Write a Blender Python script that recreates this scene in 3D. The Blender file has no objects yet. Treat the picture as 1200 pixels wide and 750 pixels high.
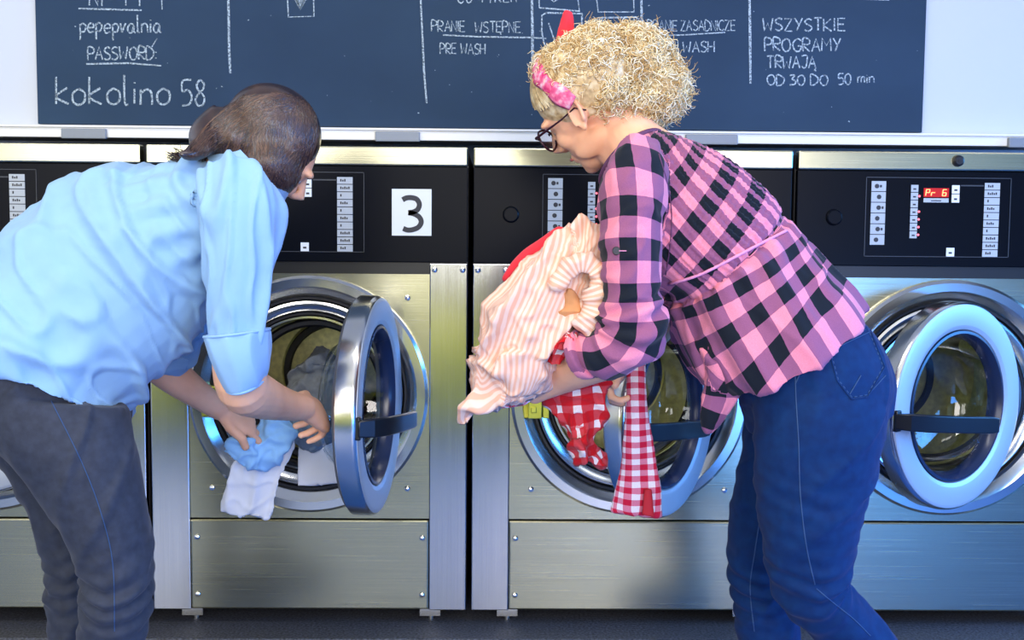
import bpy, math, random
import numpy as np
from mathutils import Vector, Matrix, noise as mnoise
rnd = random.Random(7)
PI = math.pi
scene = bpy.context.scene
COL = scene.collection

# ------------------------------------------------------------------ camera
FPX = 1300.0
CAM = np.array([0.0, -2.74, 1.08])
yaw, pitch, roll = math.radians(0.84), math.radians(4.3), math.radians(0.48)
Fv = np.array([math.sin(yaw)*math.cos(pitch), math.cos(yaw)*math.cos(pitch), -math.sin(pitch)])
R0 = np.array([math.cos(yaw), -math.sin(yaw), 0.0])
U0 = np.cross(R0, Fv)
Rv = R0*math.cos(roll) + U0*math.sin(roll)
Uv = U0*math.cos(roll) - R0*math.sin(roll)
cam = bpy.data.cameras.new('camera'); cam_o = bpy.data.objects.new('camera', cam); COL.objects.link(cam_o)
cam.sensor_width = 36.0; cam.lens = 36.0*FPX/1200.0; cam.clip_start = 0.05
mw = Matrix.Identity(4)
for i in range(3):
    mw[i][0] = Rv[i]; mw[i][1] = Uv[i]; mw[i][2] = -Fv[i]; mw[i][3] = CAM[i]
cam_o.matrix_world = mw
scene.camera = cam_o

def at(px, py, Y):
    """point of the room on the depth plane Y that the photograph shows at (px, py)"""
    d = Fv + Rv*(px-600)/FPX - Uv*(py-375)/FPX
    t = (Y-CAM[1])/d[1]
    return CAM + d*t

# ------------------------------------------------------------------ light
scene.view_settings.view_transform = 'Standard'
scene.view_settings.look = 'None'
scene.view_settings.exposure = 0.20
scene.view_settings.gamma = 1.0
scene.view_settings.use_curve_mapping = False
cy = scene.cycles
cy.max_bounces = 7; cy.diffuse_bounces = 3; cy.glossy_bounces = 4; cy.transmission_bounces = 6; cy.transparent_max_bounces = 12
cy.sample_clamp_indirect = 6.0; cy.caustics_reflective = False; cy.caustics_refractive = False
world = bpy.data.worlds.new('daylight'); scene.world = world; world.use_nodes = True
wn = world.node_tree.nodes; wl = world.node_tree.links
bg = wn['Background']; bg.inputs['Color'].default_value = (0.42, 0.66, 1.0, 1); bg.inputs['Strength'].default_value = 1.1

def area(name, loc, target, sx, sy, power, color):
    l = bpy.data.lights.new(name, 'AREA'); l.shape = 'RECTANGLE'; l.size = sx; l.size_y = sy
    l.energy = power; l.color = color
    o = bpy.data.objects.new(name, l); COL.objects.link(o)
    o.location = loc
    o.rotation_euler = (Vector(target)-Vector(loc)).to_track_quat('-Z', 'Y').to_euler()
    return o
# fill lights added at the assumed shop windows opposite the machines
area('window_daylight', (-1.7, -4.55, 1.6), (-0.3, 0, 0.9), 2.6, 1.8, 74, (1.0, 0.94, 0.87))
area('window_daylight', (0.80, -4.55, 1.5), (-0.4, 0, 0.7), 1.5, 1.6, 84, (1.0, 0.92, 0.86))
# narrowed blue fill added at the assumed side window, and an added blue fill lamp low in front
area('window_daylight', (3.88, -0.9, 1.45), (1.2, -0.2, 0.45), 2.6, 1.5, 46, (0.06, 0.34, 1.0)).data.spread = math.radians(80)
area('blue_fill_light', (1.7, -3.6, 0.45), (1.0, 0, 0.4), 1.4, 0.5, 34, (0.06, 0.30, 1.0))
# unseen ceiling lamps, added to brighten the figures from above
for lx, lp in ((-1.6, 16), (0.2, 16), (2.0, 5)):
    area('overhead_fill_light', (lx, -1.7, 2.93), (lx, -1.55, 0), 1.2, 0.3, lp, (1.0, 0.98, 0.95))

# ------------------------------------------------------------------ materials
MATS = {}
def mat(name, color, rough=0.5, metal=0.0, spec=0.5, emis=None, es=1.0, sheen=0.0, coat=0.0, sss=0.0):
    if name in MATS: return MATS[name]
    m = bpy.data.materials.new(name); m.use_nodes = True
    b = m.node_tree.nodes['Principled BSDF']
    b.inputs['Base Color'].default_value = (*color, 1)
    b.inputs['Roughness'].default_value = rough
    b.inputs['Metallic'].default_value = metal
    b.inputs['Specular IOR Level'].default_value = spec
    b.inputs['Sheen Weight'].default_value = sheen
    b.inputs['Coat Weight'].default_value = coat
    if sss:
        b.inputs['Subsurface Weight'].default_value = sss
        b.inputs['Subsurface Radius'].default_value = (1.0, 0.35, 0.2)
        b.inputs['Subsurface Scale'].default_value = 0.012
    if emis:
        b.inputs['Emission Color'].default_value = (*emis, 1)
        b.inputs['Emission Strength'].default_value = es
    MATS[name] = m
    return m
def nodes(m): return m.node_tree.nodes, m.node_tree.links, m.node_tree.nodes['Principled BSDF']
def ramp(n, stops):
    r = n.new('ShaderNodeValToRGB'); e = r.color_ramp.elements
    while len(e) < len(stops): e.new(0.5)
    for i, (p, c) in enumerate(stops):
        e[i].position = p; e[i].color = (*c, 1)
    return r
def noisy(m, scale=(8, 8, 8), lo=(0.8,)*3, hi=(1,)*3, bump=0.0, detail=4, rough=None, coord='Object', dist=0.02):
    """multiply the base colour by noise between lo and hi, optional bump and roughness variation"""
    n, l, b = nodes(m)
    tc = n.new('ShaderNodeTexCoord'); mp = n.new('ShaderNodeMapping'); mp.inputs['Scale'].default_value = scale
    nz = n.new('ShaderNodeTexNoise'); nz.inputs['Scale'].default_value = 1.0; nz.inputs['Detail'].default_value = detail
    l.new(tc.outputs[coord], mp.inputs['Vector']); l.new(mp.outputs[0], nz.inputs['Vector'])
    base = tuple(b.inputs['Base Color'].default_value)[:3]
    r = ramp(n, [(0.3, tuple(base[i]*lo[i] for i in range(3))), (0.7, tuple(min(1, base[i]*hi[i]) for i in range(3)))])
    l.new(nz.outputs['Fac'], r.inputs['Fac']); l.new(r.outputs['Color'], b.inputs['Base Color'])
    if bump:
        bp = n.new('ShaderNodeBump'); bp.inputs['Strength'].default_value = bump; bp.inputs['Distance'].default_value = dist
        l.new(nz.outputs['Fac'], bp.inputs['Height']); l.new(bp.outputs['Normal'], b.inputs['Normal'])
    if rough:
        mr = n.new('ShaderNodeMapRange'); mr.inputs['To Min'].default_value = rough[0]; mr.inputs['To Max'].default_value = rough[1]
        l.new(nz.outputs['Fac'], mr.inputs['Value']); l.new(mr.outputs[0], b.inputs['Roughness'])
    return m

STEEL = noisy(mat('brushed_steel', (0.50, 0.48, 0.33), 0.28, 1.0), (3, 3, 420), (0.86,)*3, (1.05,)*3, bump=0.05, rough=(0.22, 0.30), dist=0.002)
STEELV = noisy(mat('brushed_steel_upright', (0.62, 0.615, 0.60), 0.28, 1.0), (420, 3, 3), (0.88,)*3, (1.05,)*3, bump=0.05, rough=(0.15, 0.2), dist=0.002)
STEELR = mat('satin_steel', (0.70, 0.69, 0.66), 0.2, 1.0)
ALU = mat('door_aluminium', (0.46, 0.50, 0.55), 0.42, 0.4)
DARKALU = mat('door_edge_grey', (0.20, 0.21, 0.23), 0.4, 0.6)
CHROME = mat('chrome', (0.85, 0.85, 0.85), 0.08, 1.0)
DRUM = noisy(mat('lime_tinted_drum_steel', (0.88, 0.84, 0.42), 0.3, 0.65), (60, 60, 60), (0.7,)*3, (1.05,)*3)  # lime reflections are painted into the steel's yellow colour
PANEL = mat('black_panel', (0.003, 0.004, 0.007), 0.3, 0.0, 0.08)
RECESS = mat('black_recess', (0.006, 0.006, 0.005), 0.4)
RUBBER = mat('black_rubber', (0.008, 0.008, 0.010), 0.42)
HANDLE = mat('black_plastic', (0.006, 0.007, 0.012), 0.3)
STICK = mat('sticker', (0.44, 0.48, 0.51), 0.5)
STICKW = mat('white_sticker', (0.80, 0.83, 0.82), 0.5)
INK = mat('sticker_ink', (0.03, 0.03, 0.035), 0.6)
GLINE = mat('panel_line', (0.035, 0.04, 0.05), 0.5)
BODY = mat('machine_body', (0.10, 0.10, 0.105), 0.45, 0.6)
LEDP = mat('red_led', (0.9, 0.15, 0.15), 0.4, emis=(1.0, 0.12, 0.18), es=1.6)
DISPB = mat('display_back', (0.25, 0.004, 0.004), 0.25, emis=(0.75, 0.01, 0.01), es=0.45)
DISPD = mat('display_digit', (1.0, 0.3, 0.1), 0.4, emis=(1.0, 0.26, 0.08), es=2.2)
SLATE = noisy(mat('chalkboard_slate', (0.023, 0.048, 0.088), 0.75, spec=0.2), (2.2, 2, 3.2), (0.80, 0.82, 0.85), (1.15,)*3, detail=8)
CHALK = mat('chalk', (0.46, 0.56, 0.63), 0.95)
def chalky():
    n, l, b = nodes(CHALK)
    tc = n.new('ShaderNodeTexCoord'); nz = n.new('ShaderNodeTexNoise'); nz.inputs['Scale'].default_value = 260; nz.inputs['Detail'].default_value = 3
    l.new(tc.outputs['Object'], nz.inputs['Vector'])
    mr = n.new('ShaderNodeMapRange'); mr.inputs['From Min'].default_value = 0.36; mr.inputs['From Max'].default_value = 0.62
    mr.inputs['To Min'].default_value = 0.25; mr.inputs['To Max'].default_value = 0.95
    l.new(nz.outputs['Fac'], mr.inputs['Value']); l.new(mr.outputs[0], b.inputs['Alpha'])
chalky()
WHITEB = mat('white_board', (0.56, 0.60, 0.66), 0.35)
RAIL = mat('white_rail', (0.82, 0.82, 0.80), 0.35)
CLIP = mat('grey_clip', (0.22, 0.25, 0.29), 0.4)
WALLM = noisy(mat('wall_paint', (0.72, 0.73, 0.74), 0.7), (5, 5, 5), (0.96,)*3, (1.0,)*3)
LIME = mat('lime_paint', (0.86, 0.86, 0.02), 0.5)
BLUEP = mat('blue_paint', (0.04, 0.16, 0.48), 0.5)
CEIL = mat('ceiling_paint', (0.75, 0.75, 0.74), 0.8)
FLOORM = noisy(mat('blue_lino_floor', (0.04, 0.13, 0.38), 0.4), (90, 90, 90), (0.8,)*3, (1.2,)*3, detail=6, bump=0.05, dist=0.003)
PLINTH = noisy(mat('plinth_stone', (0.035, 0.036, 0.042), 0.6), (160, 160, 160), (0.3,)*3, (3.2,)*3, detail=6, bump=0.2, dist=0.004)
GASKETGLASS = None
def glass_mat(name, tint=(1, 1, 1), refl=1.0):
    m = bpy.data.materials.new(name); m.use_nodes = True
    n = m.node_tree.nodes; l = m.node_tree.links; n.clear()
    out = n.new('ShaderNodeOutputMaterial'); mix = n.new('ShaderNodeMixShader'); tr = n.new('ShaderNodeBsdfTransparent')
    gl = n.new('ShaderNodeBsdfGlossy'); lw = n.new('ShaderNodeLayerWeight'); lw.inputs['Blend'].default_value = 0.5
    pw = n.new('ShaderNodeMath'); pw.operation = 'POWER'; pw.inputs[1].default_value = 4.0; l.new(lw.outputs['Facing'], pw.inputs[0])
    fr = n.new('ShaderNodeMapRange'); fr.inputs['To Min'].default_value = 0.05; fr.inputs['To Max'].default_value = 0.6; l.new(pw.outputs[0], fr.inputs['Value'])
    tr.inputs['Color'].default_value = (*tint, 1); gl.inputs['Roughness'].default_value = 0.02; gl.inputs['Color'].default_value = (refl, refl, refl, 1)
    l.new(fr.outputs[0], mix.inputs[0]); l.new(tr.outputs[0], mix.inputs[1]); l.new(gl.outputs[0], mix.inputs[2]); l.new(mix.outputs[0], out.inputs[0])
    MATS[name] = m; return m
GLASS = glass_mat('door_glass', (0.80, 0.86, 0.90))
LENS = glass_mat('spectacle_lens', (0.93, 0.93, 0.95))

# ------------------------------------------------------------------ mesh helpers
def frame_from(d, hint=(0, 0, 1)):
    d = np.array(d, float); d /= np.linalg.norm(d)
    h = np.array(hint, float)
    if abs(np.dot(d, h)) > 0.97: h = np.array([1.0, 0, 0]) if abs(d[0]) < 0.9 else np.array([0, 1.0, 0])
    a = np.cross(h, d); a /= np.linalg.norm(a); b = np.cross(d, a)
    return a, b, d
class MB:
    def __init__(s): s.v = []; s.f = []; s.mi = []; s.cur = 0
    def add(s, vs, fs):
        o = len(s.v); s.v.extend([tuple(float(c) for c in p) for p in vs])
        s.f.extend([tuple(i+o for i in f) for f in fs]); s.mi.extend([s.cur]*len(fs)); return s
    def box(s, a, b):
        x0, x1 = sorted((a[0], b[0])); y0, y1 = sorted((a[1], b[1])); z0, z1 = sorted((a[2], b[2]))
        vs = [(x0,y0,z0),(x1,y0,z0),(x1,y1,z0),(x0,y1,z0),(x0,y0,z1),(x1,y0,z1),(x1,y1,z1),(x0,y1,z1)]
        return s.add(vs, [(0,3,2,1),(4,5,6,7),(0,1,5,4),(1,2,6,5),(2,3,7,6),(3,0,4,7)])
    def tube(s, pts, rad, n=10, caps=True, hint=(0, 0, 1), flat=1.0):
        pts = [np.array(p, float) for p in pts]; m = len(pts)
        if not hasattr(rad, '__len__'): rad = [rad]*m
        vs = []; prev = None
        for i, p in enumerate(pts):
            d = pts[min(i+1, m-1)]-pts[max(i-1, 0)]
            if np.linalg.norm(d) < 1e-9: d = np.array([0, 0, 1.0])
            d = d/np.linalg.norm(d)
            if prev is None: a, b, _ = frame_from(d, hint)
            else:
                a = prev-d*np.dot(prev, d); a /= np.linalg.norm(a)+1e-12; b = np.cross(d, a)
            prev = a
            for k in range(n):
                t = 2*PI*k/n; vs.append(p+a*math.cos(t)*rad[i]+b*math.sin(t)*rad[i]*flat)
        fs = [(i*n+k, i*n+(k+1) % n, (i+1)*n+(k+1) % n, (i+1)*n+k) for i in range(m-1) for k in range(n)]
        if caps: fs += [tuple(range(n-1, -1, -1)), tuple(range((m-1)*n, m*n))]
        return s.add(vs, fs)
    def lathe(s, prof, c=(0, 0, 0), axis='y', n=64, close=False):
        """prof: (radius, height along the axis)"""
        vs = []; m = len(prof)
        for r, h in prof:
            for k in range(n):
                t = 2*PI*k/n; u, w = r*math.cos(t), r*math.sin(t)
                if axis == 'y': vs.append((c[0]+u, c[1]+h, c[2]+w))
                elif axis == 'z': vs.append((c[0]+u, c[1]+w, c[2]+h))
                else: vs.append((c[0]+h, c[1]+u, c[2]+w))
        fs = [(i*n+k, i*n+(k+1) % n, (i+1)*n+(k+1) % n, (i+1)*n+k) for i in range(m-1) for k in range(n)]
        if close: fs += [((m-1)*n+k, (m-1)*n+(k+1) % n, (k+1) % n, k) for k in range(n)]
        return s.add(vs, fs)
    def disc(s, c, r, y, n=24, th=0.001):
        return s.lathe([(1e-4, y), (r, y), (r, y+th), (1e-4, y+th)], c, 'y', n)
    def build(s, name, m, parent=None, smooth=False, bevel=0.0, local=False, seg=2, recalc=True):
        me = bpy.data.meshes.new(name)
        off = np.zeros(3)
        if parent is not None and not local:
            p = parent
            while p is not None: off += np.array(p.location); p = p.parent
        vs = np.array(s.v)-off if len(s.v) else np.zeros((0, 3))
        me.from_pydata([tuple(p) for p in vs], [], s.f)
        for mm in (m if isinstance(m, (list, tuple)) else [m]): me.materials.append(mm)
        if len(me.materials) > 1: me.polygons.foreach_set('material_index', s.mi)
        if smooth:
            me.polygons.foreach_set('use_smooth', [True]*len(me.polygons))
        me.update()
        if recalc:
            import bmesh
            bm = bmesh.new(); bm.from_mesh(me); bmesh.ops.recalc_face_normals(bm, faces=bm.faces); bm.to_mesh(me); bm.free()
        if smooth and smooth != 'all': me.set_sharp_from_angle(angle=math.radians(38))
        o = bpy.data.objects.new(name, me); COL.objects.link(o)
        if parent is not None: o.parent = parent
        if bevel:
            bv = o.modifiers.new('bevel', 'BEVEL'); bv.width = bevel; bv.segments = seg; bv.limit_method = 'ANGLE'; bv.angle_limit = math.radians(40)
        return o
def empty(name, loc, label=None, cat=None, group=None):
    o = bpy.data.objects.new(name, None); COL.objects.link(o); o.location = tuple(float(c) for c in loc); o.empty_display_size = 0.1
    return tag(o, label, cat, group)
def tag(o, label=None, cat=None, group=None, kind=None):
    if label: o['label'] = label
    if cat: o['category'] = cat
    if group: o['group'] = group
    if kind: o['kind'] = kind
    return o
def struct(mb, name, m, **k):
    return tag(mb.build(name, m, **k), kind='structure')

# ------------------------------------------------------------------ the room
XL, XR, YB, ZC = -3.6, 4.0, -4.7, 3.0
BZ = 0.137                      # underside of the machines
struct(MB().box((XL, YB, -0.1), (XR, 1.1, 0)), 'floor', FLOORM)
struct(MB().box((XL, YB, ZC), (XR, 1.1, ZC+0.1)), 'ceiling', CEIL)
struct(MB().box((XL-0.1, YB, -0.1), (XL, 1.1, ZC)), 'wall_left', WALLM)
w = MB(); w.box((XR, YB, -0.1), (XR+0.1, 1.1, 0.65)); w.box((XR, YB, 2.35), (XR+0.1, 1.1, ZC)); w.box((XR, YB, 0.65), (XR+0.1, -2.4, 2.35)); w.box((XR, 0.7, 0.65), (XR+0.1, 1.1, 2.35))
struct(w, 'wall_right', BLUEP)
f = MB()
for y in np.linspace(-2.4, 0.7, 5): f.box((XR+0.01, y-0.035, 0.65), (XR+0.08, y+0.035, 2.35))
for z in (0.67, 1.25, 1.85, 2.33): f.box((XR+0.015, -2.4, z-0.025), (XR+0.075, 0.7, z+0.025))
struct(f, 'window_4', mat('window_frame', (0.25, 0.27, 0.3), 0.4))  # unseen side window, assumed from the blue reflections in the right-hand door
struct(MB().box((XL, 1.0, 0), (XR, 1.1, ZC)), 'wall_back', WALLM)
struct(MB().box((XL, 0.125, BZ+1.19), (XR, 0.30, ZC)), 'wall_upper', WHITEB)
struct(MB().box((XL, -0.10, 0), (XR, 1.0, 0.10)), 'trim_1', PLINTH, bevel=0.004)
# wall opposite the machines, with three assumed shop windows
ws = [(-3.2, -0.3), (-0.1, 1.6), (2.3, 3.6)]
w = MB(); w.box((XL, YB-0.1, 0.62), (XR, YB, 0.95)); w.box((XL, YB-0.1, 2.75), (XR, YB, ZC))
xs = [XL]+[c for p in ws for c in p]+[XR]
for i in range(0, len(xs), 2): w.box((xs[i], YB-0.1, 0.95), (xs[i+1], YB, 2.75))
struct(w, 'wall_front', mat('warm_grey_paint', (0.36, 0.32, 0.24), 0.7))
struct(MB().box((XL, YB-0.1, 0), (1.0, YB, 0.62)), 'trim_2', LIME)
struct(MB().box((1.0, YB-0.1, 0), (XR, YB, 0.62)), 'trim_3', BLUEP)
for i, (a, b) in enumerate(ws):
    f = MB(); 
    for x in np.linspace(a, b, 4): f.box((x-0.03, YB-0.08, 0.95), (x+0.03, YB-0.02, 2.75))
    for z in (0.97, 1.6, 2.2, 2.73): f.box((a, YB-0.075, z-0.025), (b, YB-0.025, z+0.025))
    struct(f, 'window_%d' % (i+1), mat('window_frame', (0.25, 0.27, 0.3), 0.4))
for lx in (-1.6, 0.2, 2.0):  # unseen housings, added to go with the overhead fill lights
    t = empty('added_ceiling_lamp', (lx, -1.7, 2.94), 'unseen long white ceiling lamp housing added above the '+{20: '', -1.6: 'brown-haired person on the left', 0.2: 'blonde person in the middle', 2.0: 'right-hand end of the washers'}[lx], 'lamp', 'added ceiling lamps')
    MB().box((lx-0.65, -1.88, 2.945), (lx+0.65, -1.52, 3.0)).build('unseen_lamp_housing', RAIL, t, bevel=0.01)
# lime bench along the middle of the shop, mirrored in the steel fronts
bn = empty('waiting_bench', (-1.2, -3.6, 0), 'lime yellow waiting bench facing the washers', 'bench')
MB().box((-3.2, -3.9, 0.44), (0.6, -3.38, 0.50)).build('seat', LIME, bn, bevel=0.015)
MB().box((-3.15, -3.86, 0.05), (0.55, -3.42, 0.439)).build('bench_front', LIME, bn, bevel=0.01)
MB().box((-3.1, -3.82, 0.0), (0.5, -3.46, 0.0495)).build('bench_base', RUBBER, bn)
# ------------------------------------------------------------------ stroke lettering for the chalk
G = {
'A': [[(0,0),(.3,1),(.6,0)],[(.12,.38),(.48,.38)]], 'C': [[(.6,.85),(.4,1),(.12,.85),(0,.5),(.12,.12),(.4,0),(.6,.15)]],
'D': [[(0,0),(0,1),(.3,.97),(.58,.7),(.58,.35),(.3,.02),(0,0)]], 'E': [[(.5,1),(0,1),(0,0),(.52,0)],[(0,.52),(.42,.52)]],
'G': [[(.6,.85),(.35,1),(.05,.75),(0,.4),(.2,.03),(.5,.05),(.6,.4),(.35,.42)]], 'H': [[(0,0),(0,1)],[(.55,0),(.55,1)],[(0,.5),(.55,.5)]],
'I': [[(.05,0),(.05,1)]], 'J': [[(.05,1),(.5,1),(.45,.2),(.25,0),(.05,.15)]], 'K': [[(0,0),(0,1)],[(.5,1),(0,.45),(.55,0)]],
'M': [[(0,0),(.05,1),(.35,.4),(.65,1),(.7,0)]], 'N': [[(0,0),(0,1),(.5,0),(.5,1)]], 'O': [[(.3,1),(.05,.8),(0,.4),(.2,.02),(.5,.1),(.62,.5),(.5,.9),(.3,1)]],
'P': [[(0,0),(0,1),(.35,1),(.52,.8),(.42,.55),(0,.48)]], 'R': [[(0,0),(0,1),(.35,1),(.52,.8),(.42,.55),(0,.5),(.5,0)]],
'S': [[(.5,.9),(.25,1),(.03,.8),(.1,.6),(.42,.42),(.5,.2),(.28,0),(0,.1)]], 'T': [[(0,1),(.55,1)],[(.28,1),(.28,0)]],
'W': [[(0,1),(.12,0),(.35,.6),(.55,0),(.7,1)]], 'Y': [[(0,1),(.28,.5)],[(.55,1),(.15,0)]], 'Z': [[(0,1),(.5,1),(0,0),(.55,0)]], 'F': [[(.5,1),(0,1),(0,0)],[(0,.52),(.42,.52)]],
'a': [[(.42,.55),(.2,.62),(0,.35),(.1,.02),(.3,.05),(.42,.5),(.42,.1),(.55,0)]], 'e': [[(0,.32),(.4,.35),(.35,.6),(.12,.6),(0,.3),(.12,0),(.42,.08)]],
'i': [[(.05,0),(.05,.6)],[(.05,.82),(.06,.86)]], 'k': [[(0,0),(0,1.1)],[(.4,.65),(0,.3),(.45,0)]], 'l': [[(0,1.2),(.02,.1),(.15,0)]],
'n': [[(0,0),(0,.62)],[(0,.45),(.2,.62),(.38,.5),(.42,0)]], 'm': [[(0,0),(0,.6)],[(0,.45),(.15,.6),(.28,.5),(.3,0)],[(.3,.45),(.45,.6),(.58,.5),(.6,0)]],
'o': [[(.22,.65),(.02,.45),(.04,.12),(.24,0),(.44,.15),(.44,.5),(.22,.65)]], 'p': [[(0,.6),(.02,-.5)],[(0,.5),(.2,.65),(.4,.45),(.3,.1),(.02,.08)]],
'r': [[(0,.62),(.1,0)],[(.1,.0),(.35,.62)]], 'v': [[(0,.62),(.15,0),(.4,.62)]],
'0': [[(.3,1),(.05,.8),(0,.4),(.2,.02),(.45,.1),(.58,.5),(.5,.88),(.3,1)]], '3': [[(.02,.95),(.42,.95),(.2,.58),(.48,.4),(.42,.08),(0,.02)]],
'5': [[(.52,1),(.08,.96),(.06,.55),(.35,.6),(.55,.35),(.42,.05),(.05,0)]], '8': [[(.5,.85),(.3,1),(.12,.82),(.2,.6),(.5,.35),(.45,.05),(.2,0),(.05,.22),(.2,.45),(.45,.65),(.5,.85)]],
'\u0118': [[(.5,1),(0,1),(0,0),(.52,0)],[(0,.52),(.42,.52)],[(.45,0),(.38,-.15),(.5,-.22)]], '\u0104': [[(0,0),(.3,1),(.6,0)],[(.12,.38),(.48,.38)],[(.58,0),(.5,-.16),(.64,-.22)]],
':': [[(.1,.1),(.11,.16)],[(.1,.55),(.11,.61)]], '-': [[(0,.5),(.35,.5)]], '\u0179': [],
'/': [[(0,0),(.15,.3)]],
}
def smooth_line(pl, k=5):
    if len(pl) < 3: return pl
    P = np.array(pl, float); out = []
    for i in range(len(P)-1):
        p0, p1, p2, p3 = P[max(i-1, 0)], P[i], P[i+1], P[min(i+2, len(P)-1)]
        for j in range(k):
            t = j/k; out.append(0.5*((2*p1)+(-p0+p2)*t+(2*p0-5*p1+4*p2-p3)*t*t+(-p0+3*p1-3*p2+p3)*t**3))
    out.append(P[-1]); return out
BY = 0.110                      # plane of the chalkboard's face
def ribbon(mb, pix, wpx, Y=BY-0.0012, taper=True):
    """flat chalk stroke through photo points, laid on the board"""
    P = [at(x, y, Y) for x, y in pix]; n = len(P); wpx *= 0.9
    if n < 2: return
    w = wpx/458.0/2; vs = []
    for i in range(n):
        d = P[min(i+1, n-1)]-P[max(i-1, 0)]; d = d/(np.linalg.norm(d)+1e-9)
        nn = np.array([-d[2], 0, d[0]]); ww = w*(0.85+0.3*rnd.random())
        vs += [P[i]+nn*ww, P[i]-nn*ww]
    mb.add(vs, [(2*i, 2*i+1, 2*i+3, 2*i+2) for i in range(n-1)])
def write(mb, text, x, y, h, wpx=1.6, sp=1.0, slope=0.0, squash=1.0, caps_round=False):
    """x,y: left end of the baseline in the photo, h cap height"""
    cx = x
    for ch in text:
        if ch == ' ': cx += h*0.42*sp; continue
        st = G[ch]; wd = max([p[0] for s_ in st for p in s_]+[0.1])
        jx, jy = rnd.uniform(-.03, .03)*h, rnd.uniform(-.04, .04)*h
        for s_ in st:
            pl = smooth_line(s_) if (ch.islower() or ch in 'COSGDPRJ03585') else s_
            ribbon(mb, [(cx+jx+p[0]*h*squash, y+jy-p[1]*h+(cx-x)*slope) for p in pl], wpx)
        cx += (wd*squash+0.2*sp)*h
    return cx

# ------------------------------------------------------------------ chalkboard on the white panel wall
bl, br = at(43, 80, BY)[0], at(1083, 80, BY)[0]
bzb = 0.5*(at(43, 145, BY)[2]+at(1080, 155, BY)[2])
board = empty('chalkboard', ((bl+br)/2, BY, float(bzb)), 'dark slate-blue chalkboard with handwritten white chalk notes above the washers', 'chalkboard')
MB().box((bl, BY, bzb), (br, 0.1245, 2.55)).build('slate_panel', SLATE, board)
def chalk(name, fn):
    m = MB(); fn(m); o = m.build(name, CHALK, board, recalc=False)
def t_wifi(m):
    write(m, 'NI', 105, 7, 20, 2.0); write(m, 'FI', 148, 7, 20, 1.8)
    ribbon(m, [(92, 10), (130, 11), (166, 12)], 2.0); ribbon(m, [(189, -8), (190, 11)], 1.6)
    write(m, 'pepepralnia', 94, 38, 17, 2.0, sp=0.72, squash=1.0); write(m, 'PASSWORD:', 103, 70, 15, 1.9, sp=0.62, squash=0.93)
    ribbon(m, [(101, 75), (150, 74), (189, 77)], 1.9); ribbon(m, [(184, 45), (178, 55)], 1.2)
    write(m, 'kokolino', 65, 122, 29, 2.6, sp=0.95, squash=1.12); write(m, '58', 212, 124, 30, 2.4, sp=0.7, squash=0.75)
chalk('chalk_writing', t_wifi)
def t_mid(m):
    write(m, 'CO TTKEN', 536, 3, 18, 1.6, sp=0.7, squash=0.7)
    write(m, 'PRANIE', 506, 37, 12.5, 1.5, sp=0.6, squash=0.92); write(m, 'WST\u0118PNE', 557, 38, 12.5, 1.5, sp=0.6, squash=0.92)
    ribbon(m, [(519, 41), (560, 43), (620, 44), (640, 45)], 1.8); write(m, 'PRE WASH', 516, 63, 12, 1.5, sp=0.65, squash=0.85)
chalk('chalk_writing', t_mid)
def t_main(m):
    write(m, 'PRANIE ZASADNICZE', 759, 36, 12, 1.4, sp=0.55, squash=0.85, slope=0.0)
    ribbon(m, [(757, 42), (800, 41), (850, 38)], 1.7); write(m, 'MAIN WASH', 764, 61, 12.5, 1.6, sp=0.75, squash=1.05)
chalk('chalk_writing', t_main)
chalk('chalk_writing', lambda m: write(m, 'WSZYSTKIE', 894, 36, 14.5, 1.9, sp=0.9, squash=1.15))
def t_prog(m):
    write(m, 'PROGRAMY', 896, 60, 15, 1.9, sp=0.75, squash=1.05)
    write(m, 'TRWAJ\u0104', 899, 80, 14, 1.9, sp=0.6, squash=1.0)
chalk('chalk_writing', t_prog)
def t_prog(m):
    write(m, 'OD 30 DO', 899, 100, 12, 1.8, sp=0.95, squash=1.2); pass
chalk('chalk_writing', t_prog)
chalk('chalk_writing', lambda m: write(m, '50', 982, 99, 13, 1.7, sp=0.6, squash=0.9))
chalk('chalk_writing', lambda m: write(m, 'min', 1005, 97, 11, 1.7, sp=1.0, squash=1.2))
chalk('chalk_line', lambda m: ribbon(m, [(1012, -1), (1042, 0)], 1.5))
for pl_, w_ in (([(267, -20), (268, 20), (268.5, 60), (270, 86)], 3.2), ([(336, -20), (338, 20), (368, 19), (367, -20)], 1.8),
                ([(492, -20), (495, 40), (497, 85), (500, 121)], 2.4), ([(623, -20), (624, 40), (624, 85)], 3.0),
                ([(751, -20), (752, 20), (754, 45)], 3.2), ([(878, -20), (879, 40), (879.5, 98)], 3.0)):
    chalk('chalk_line', lambda m: ribbon(m, pl_, w_))
def t_arrow(m):
    for k in range(6): ribbon(m, [(343+k*1.5, -6+k), (352, 11), (361-k*1.5, -6+k)], 2.4)
chalk('chalk_arrow', t_arrow)
def t_boxes(m):
    ribbon(m, [(631, -20), (632, 9), (679, 13), (675, -20)], 2.2); ribbon(m, [(643, -3), (649, 2), (656, -2)], 1.6)
    ribbon(m, [(683, 16), (640, 15), (635, 18), (635, 38), (638, 52), (646, 62), (660, 65)], 2.0); ribbon(m, [(643, 27), (649, 45), (654, 62)], 1.8)
    ribbon(m, [(682, 16), (682, 30), (679, 40)], 2.4)
    ribbon(m, [(697, -20), (701, 14), (743, 14), (742, -20)], 1.9); ribbon(m, [(700, 21), (745, 20), (749, 23)], 1.9); ribbon(m, [(703, 22), (702, 45)], 1.6); ribbon(m, [(743, 22), (745, 44)], 1.6)
chalk('chalk_box', t_boxes)
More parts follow.
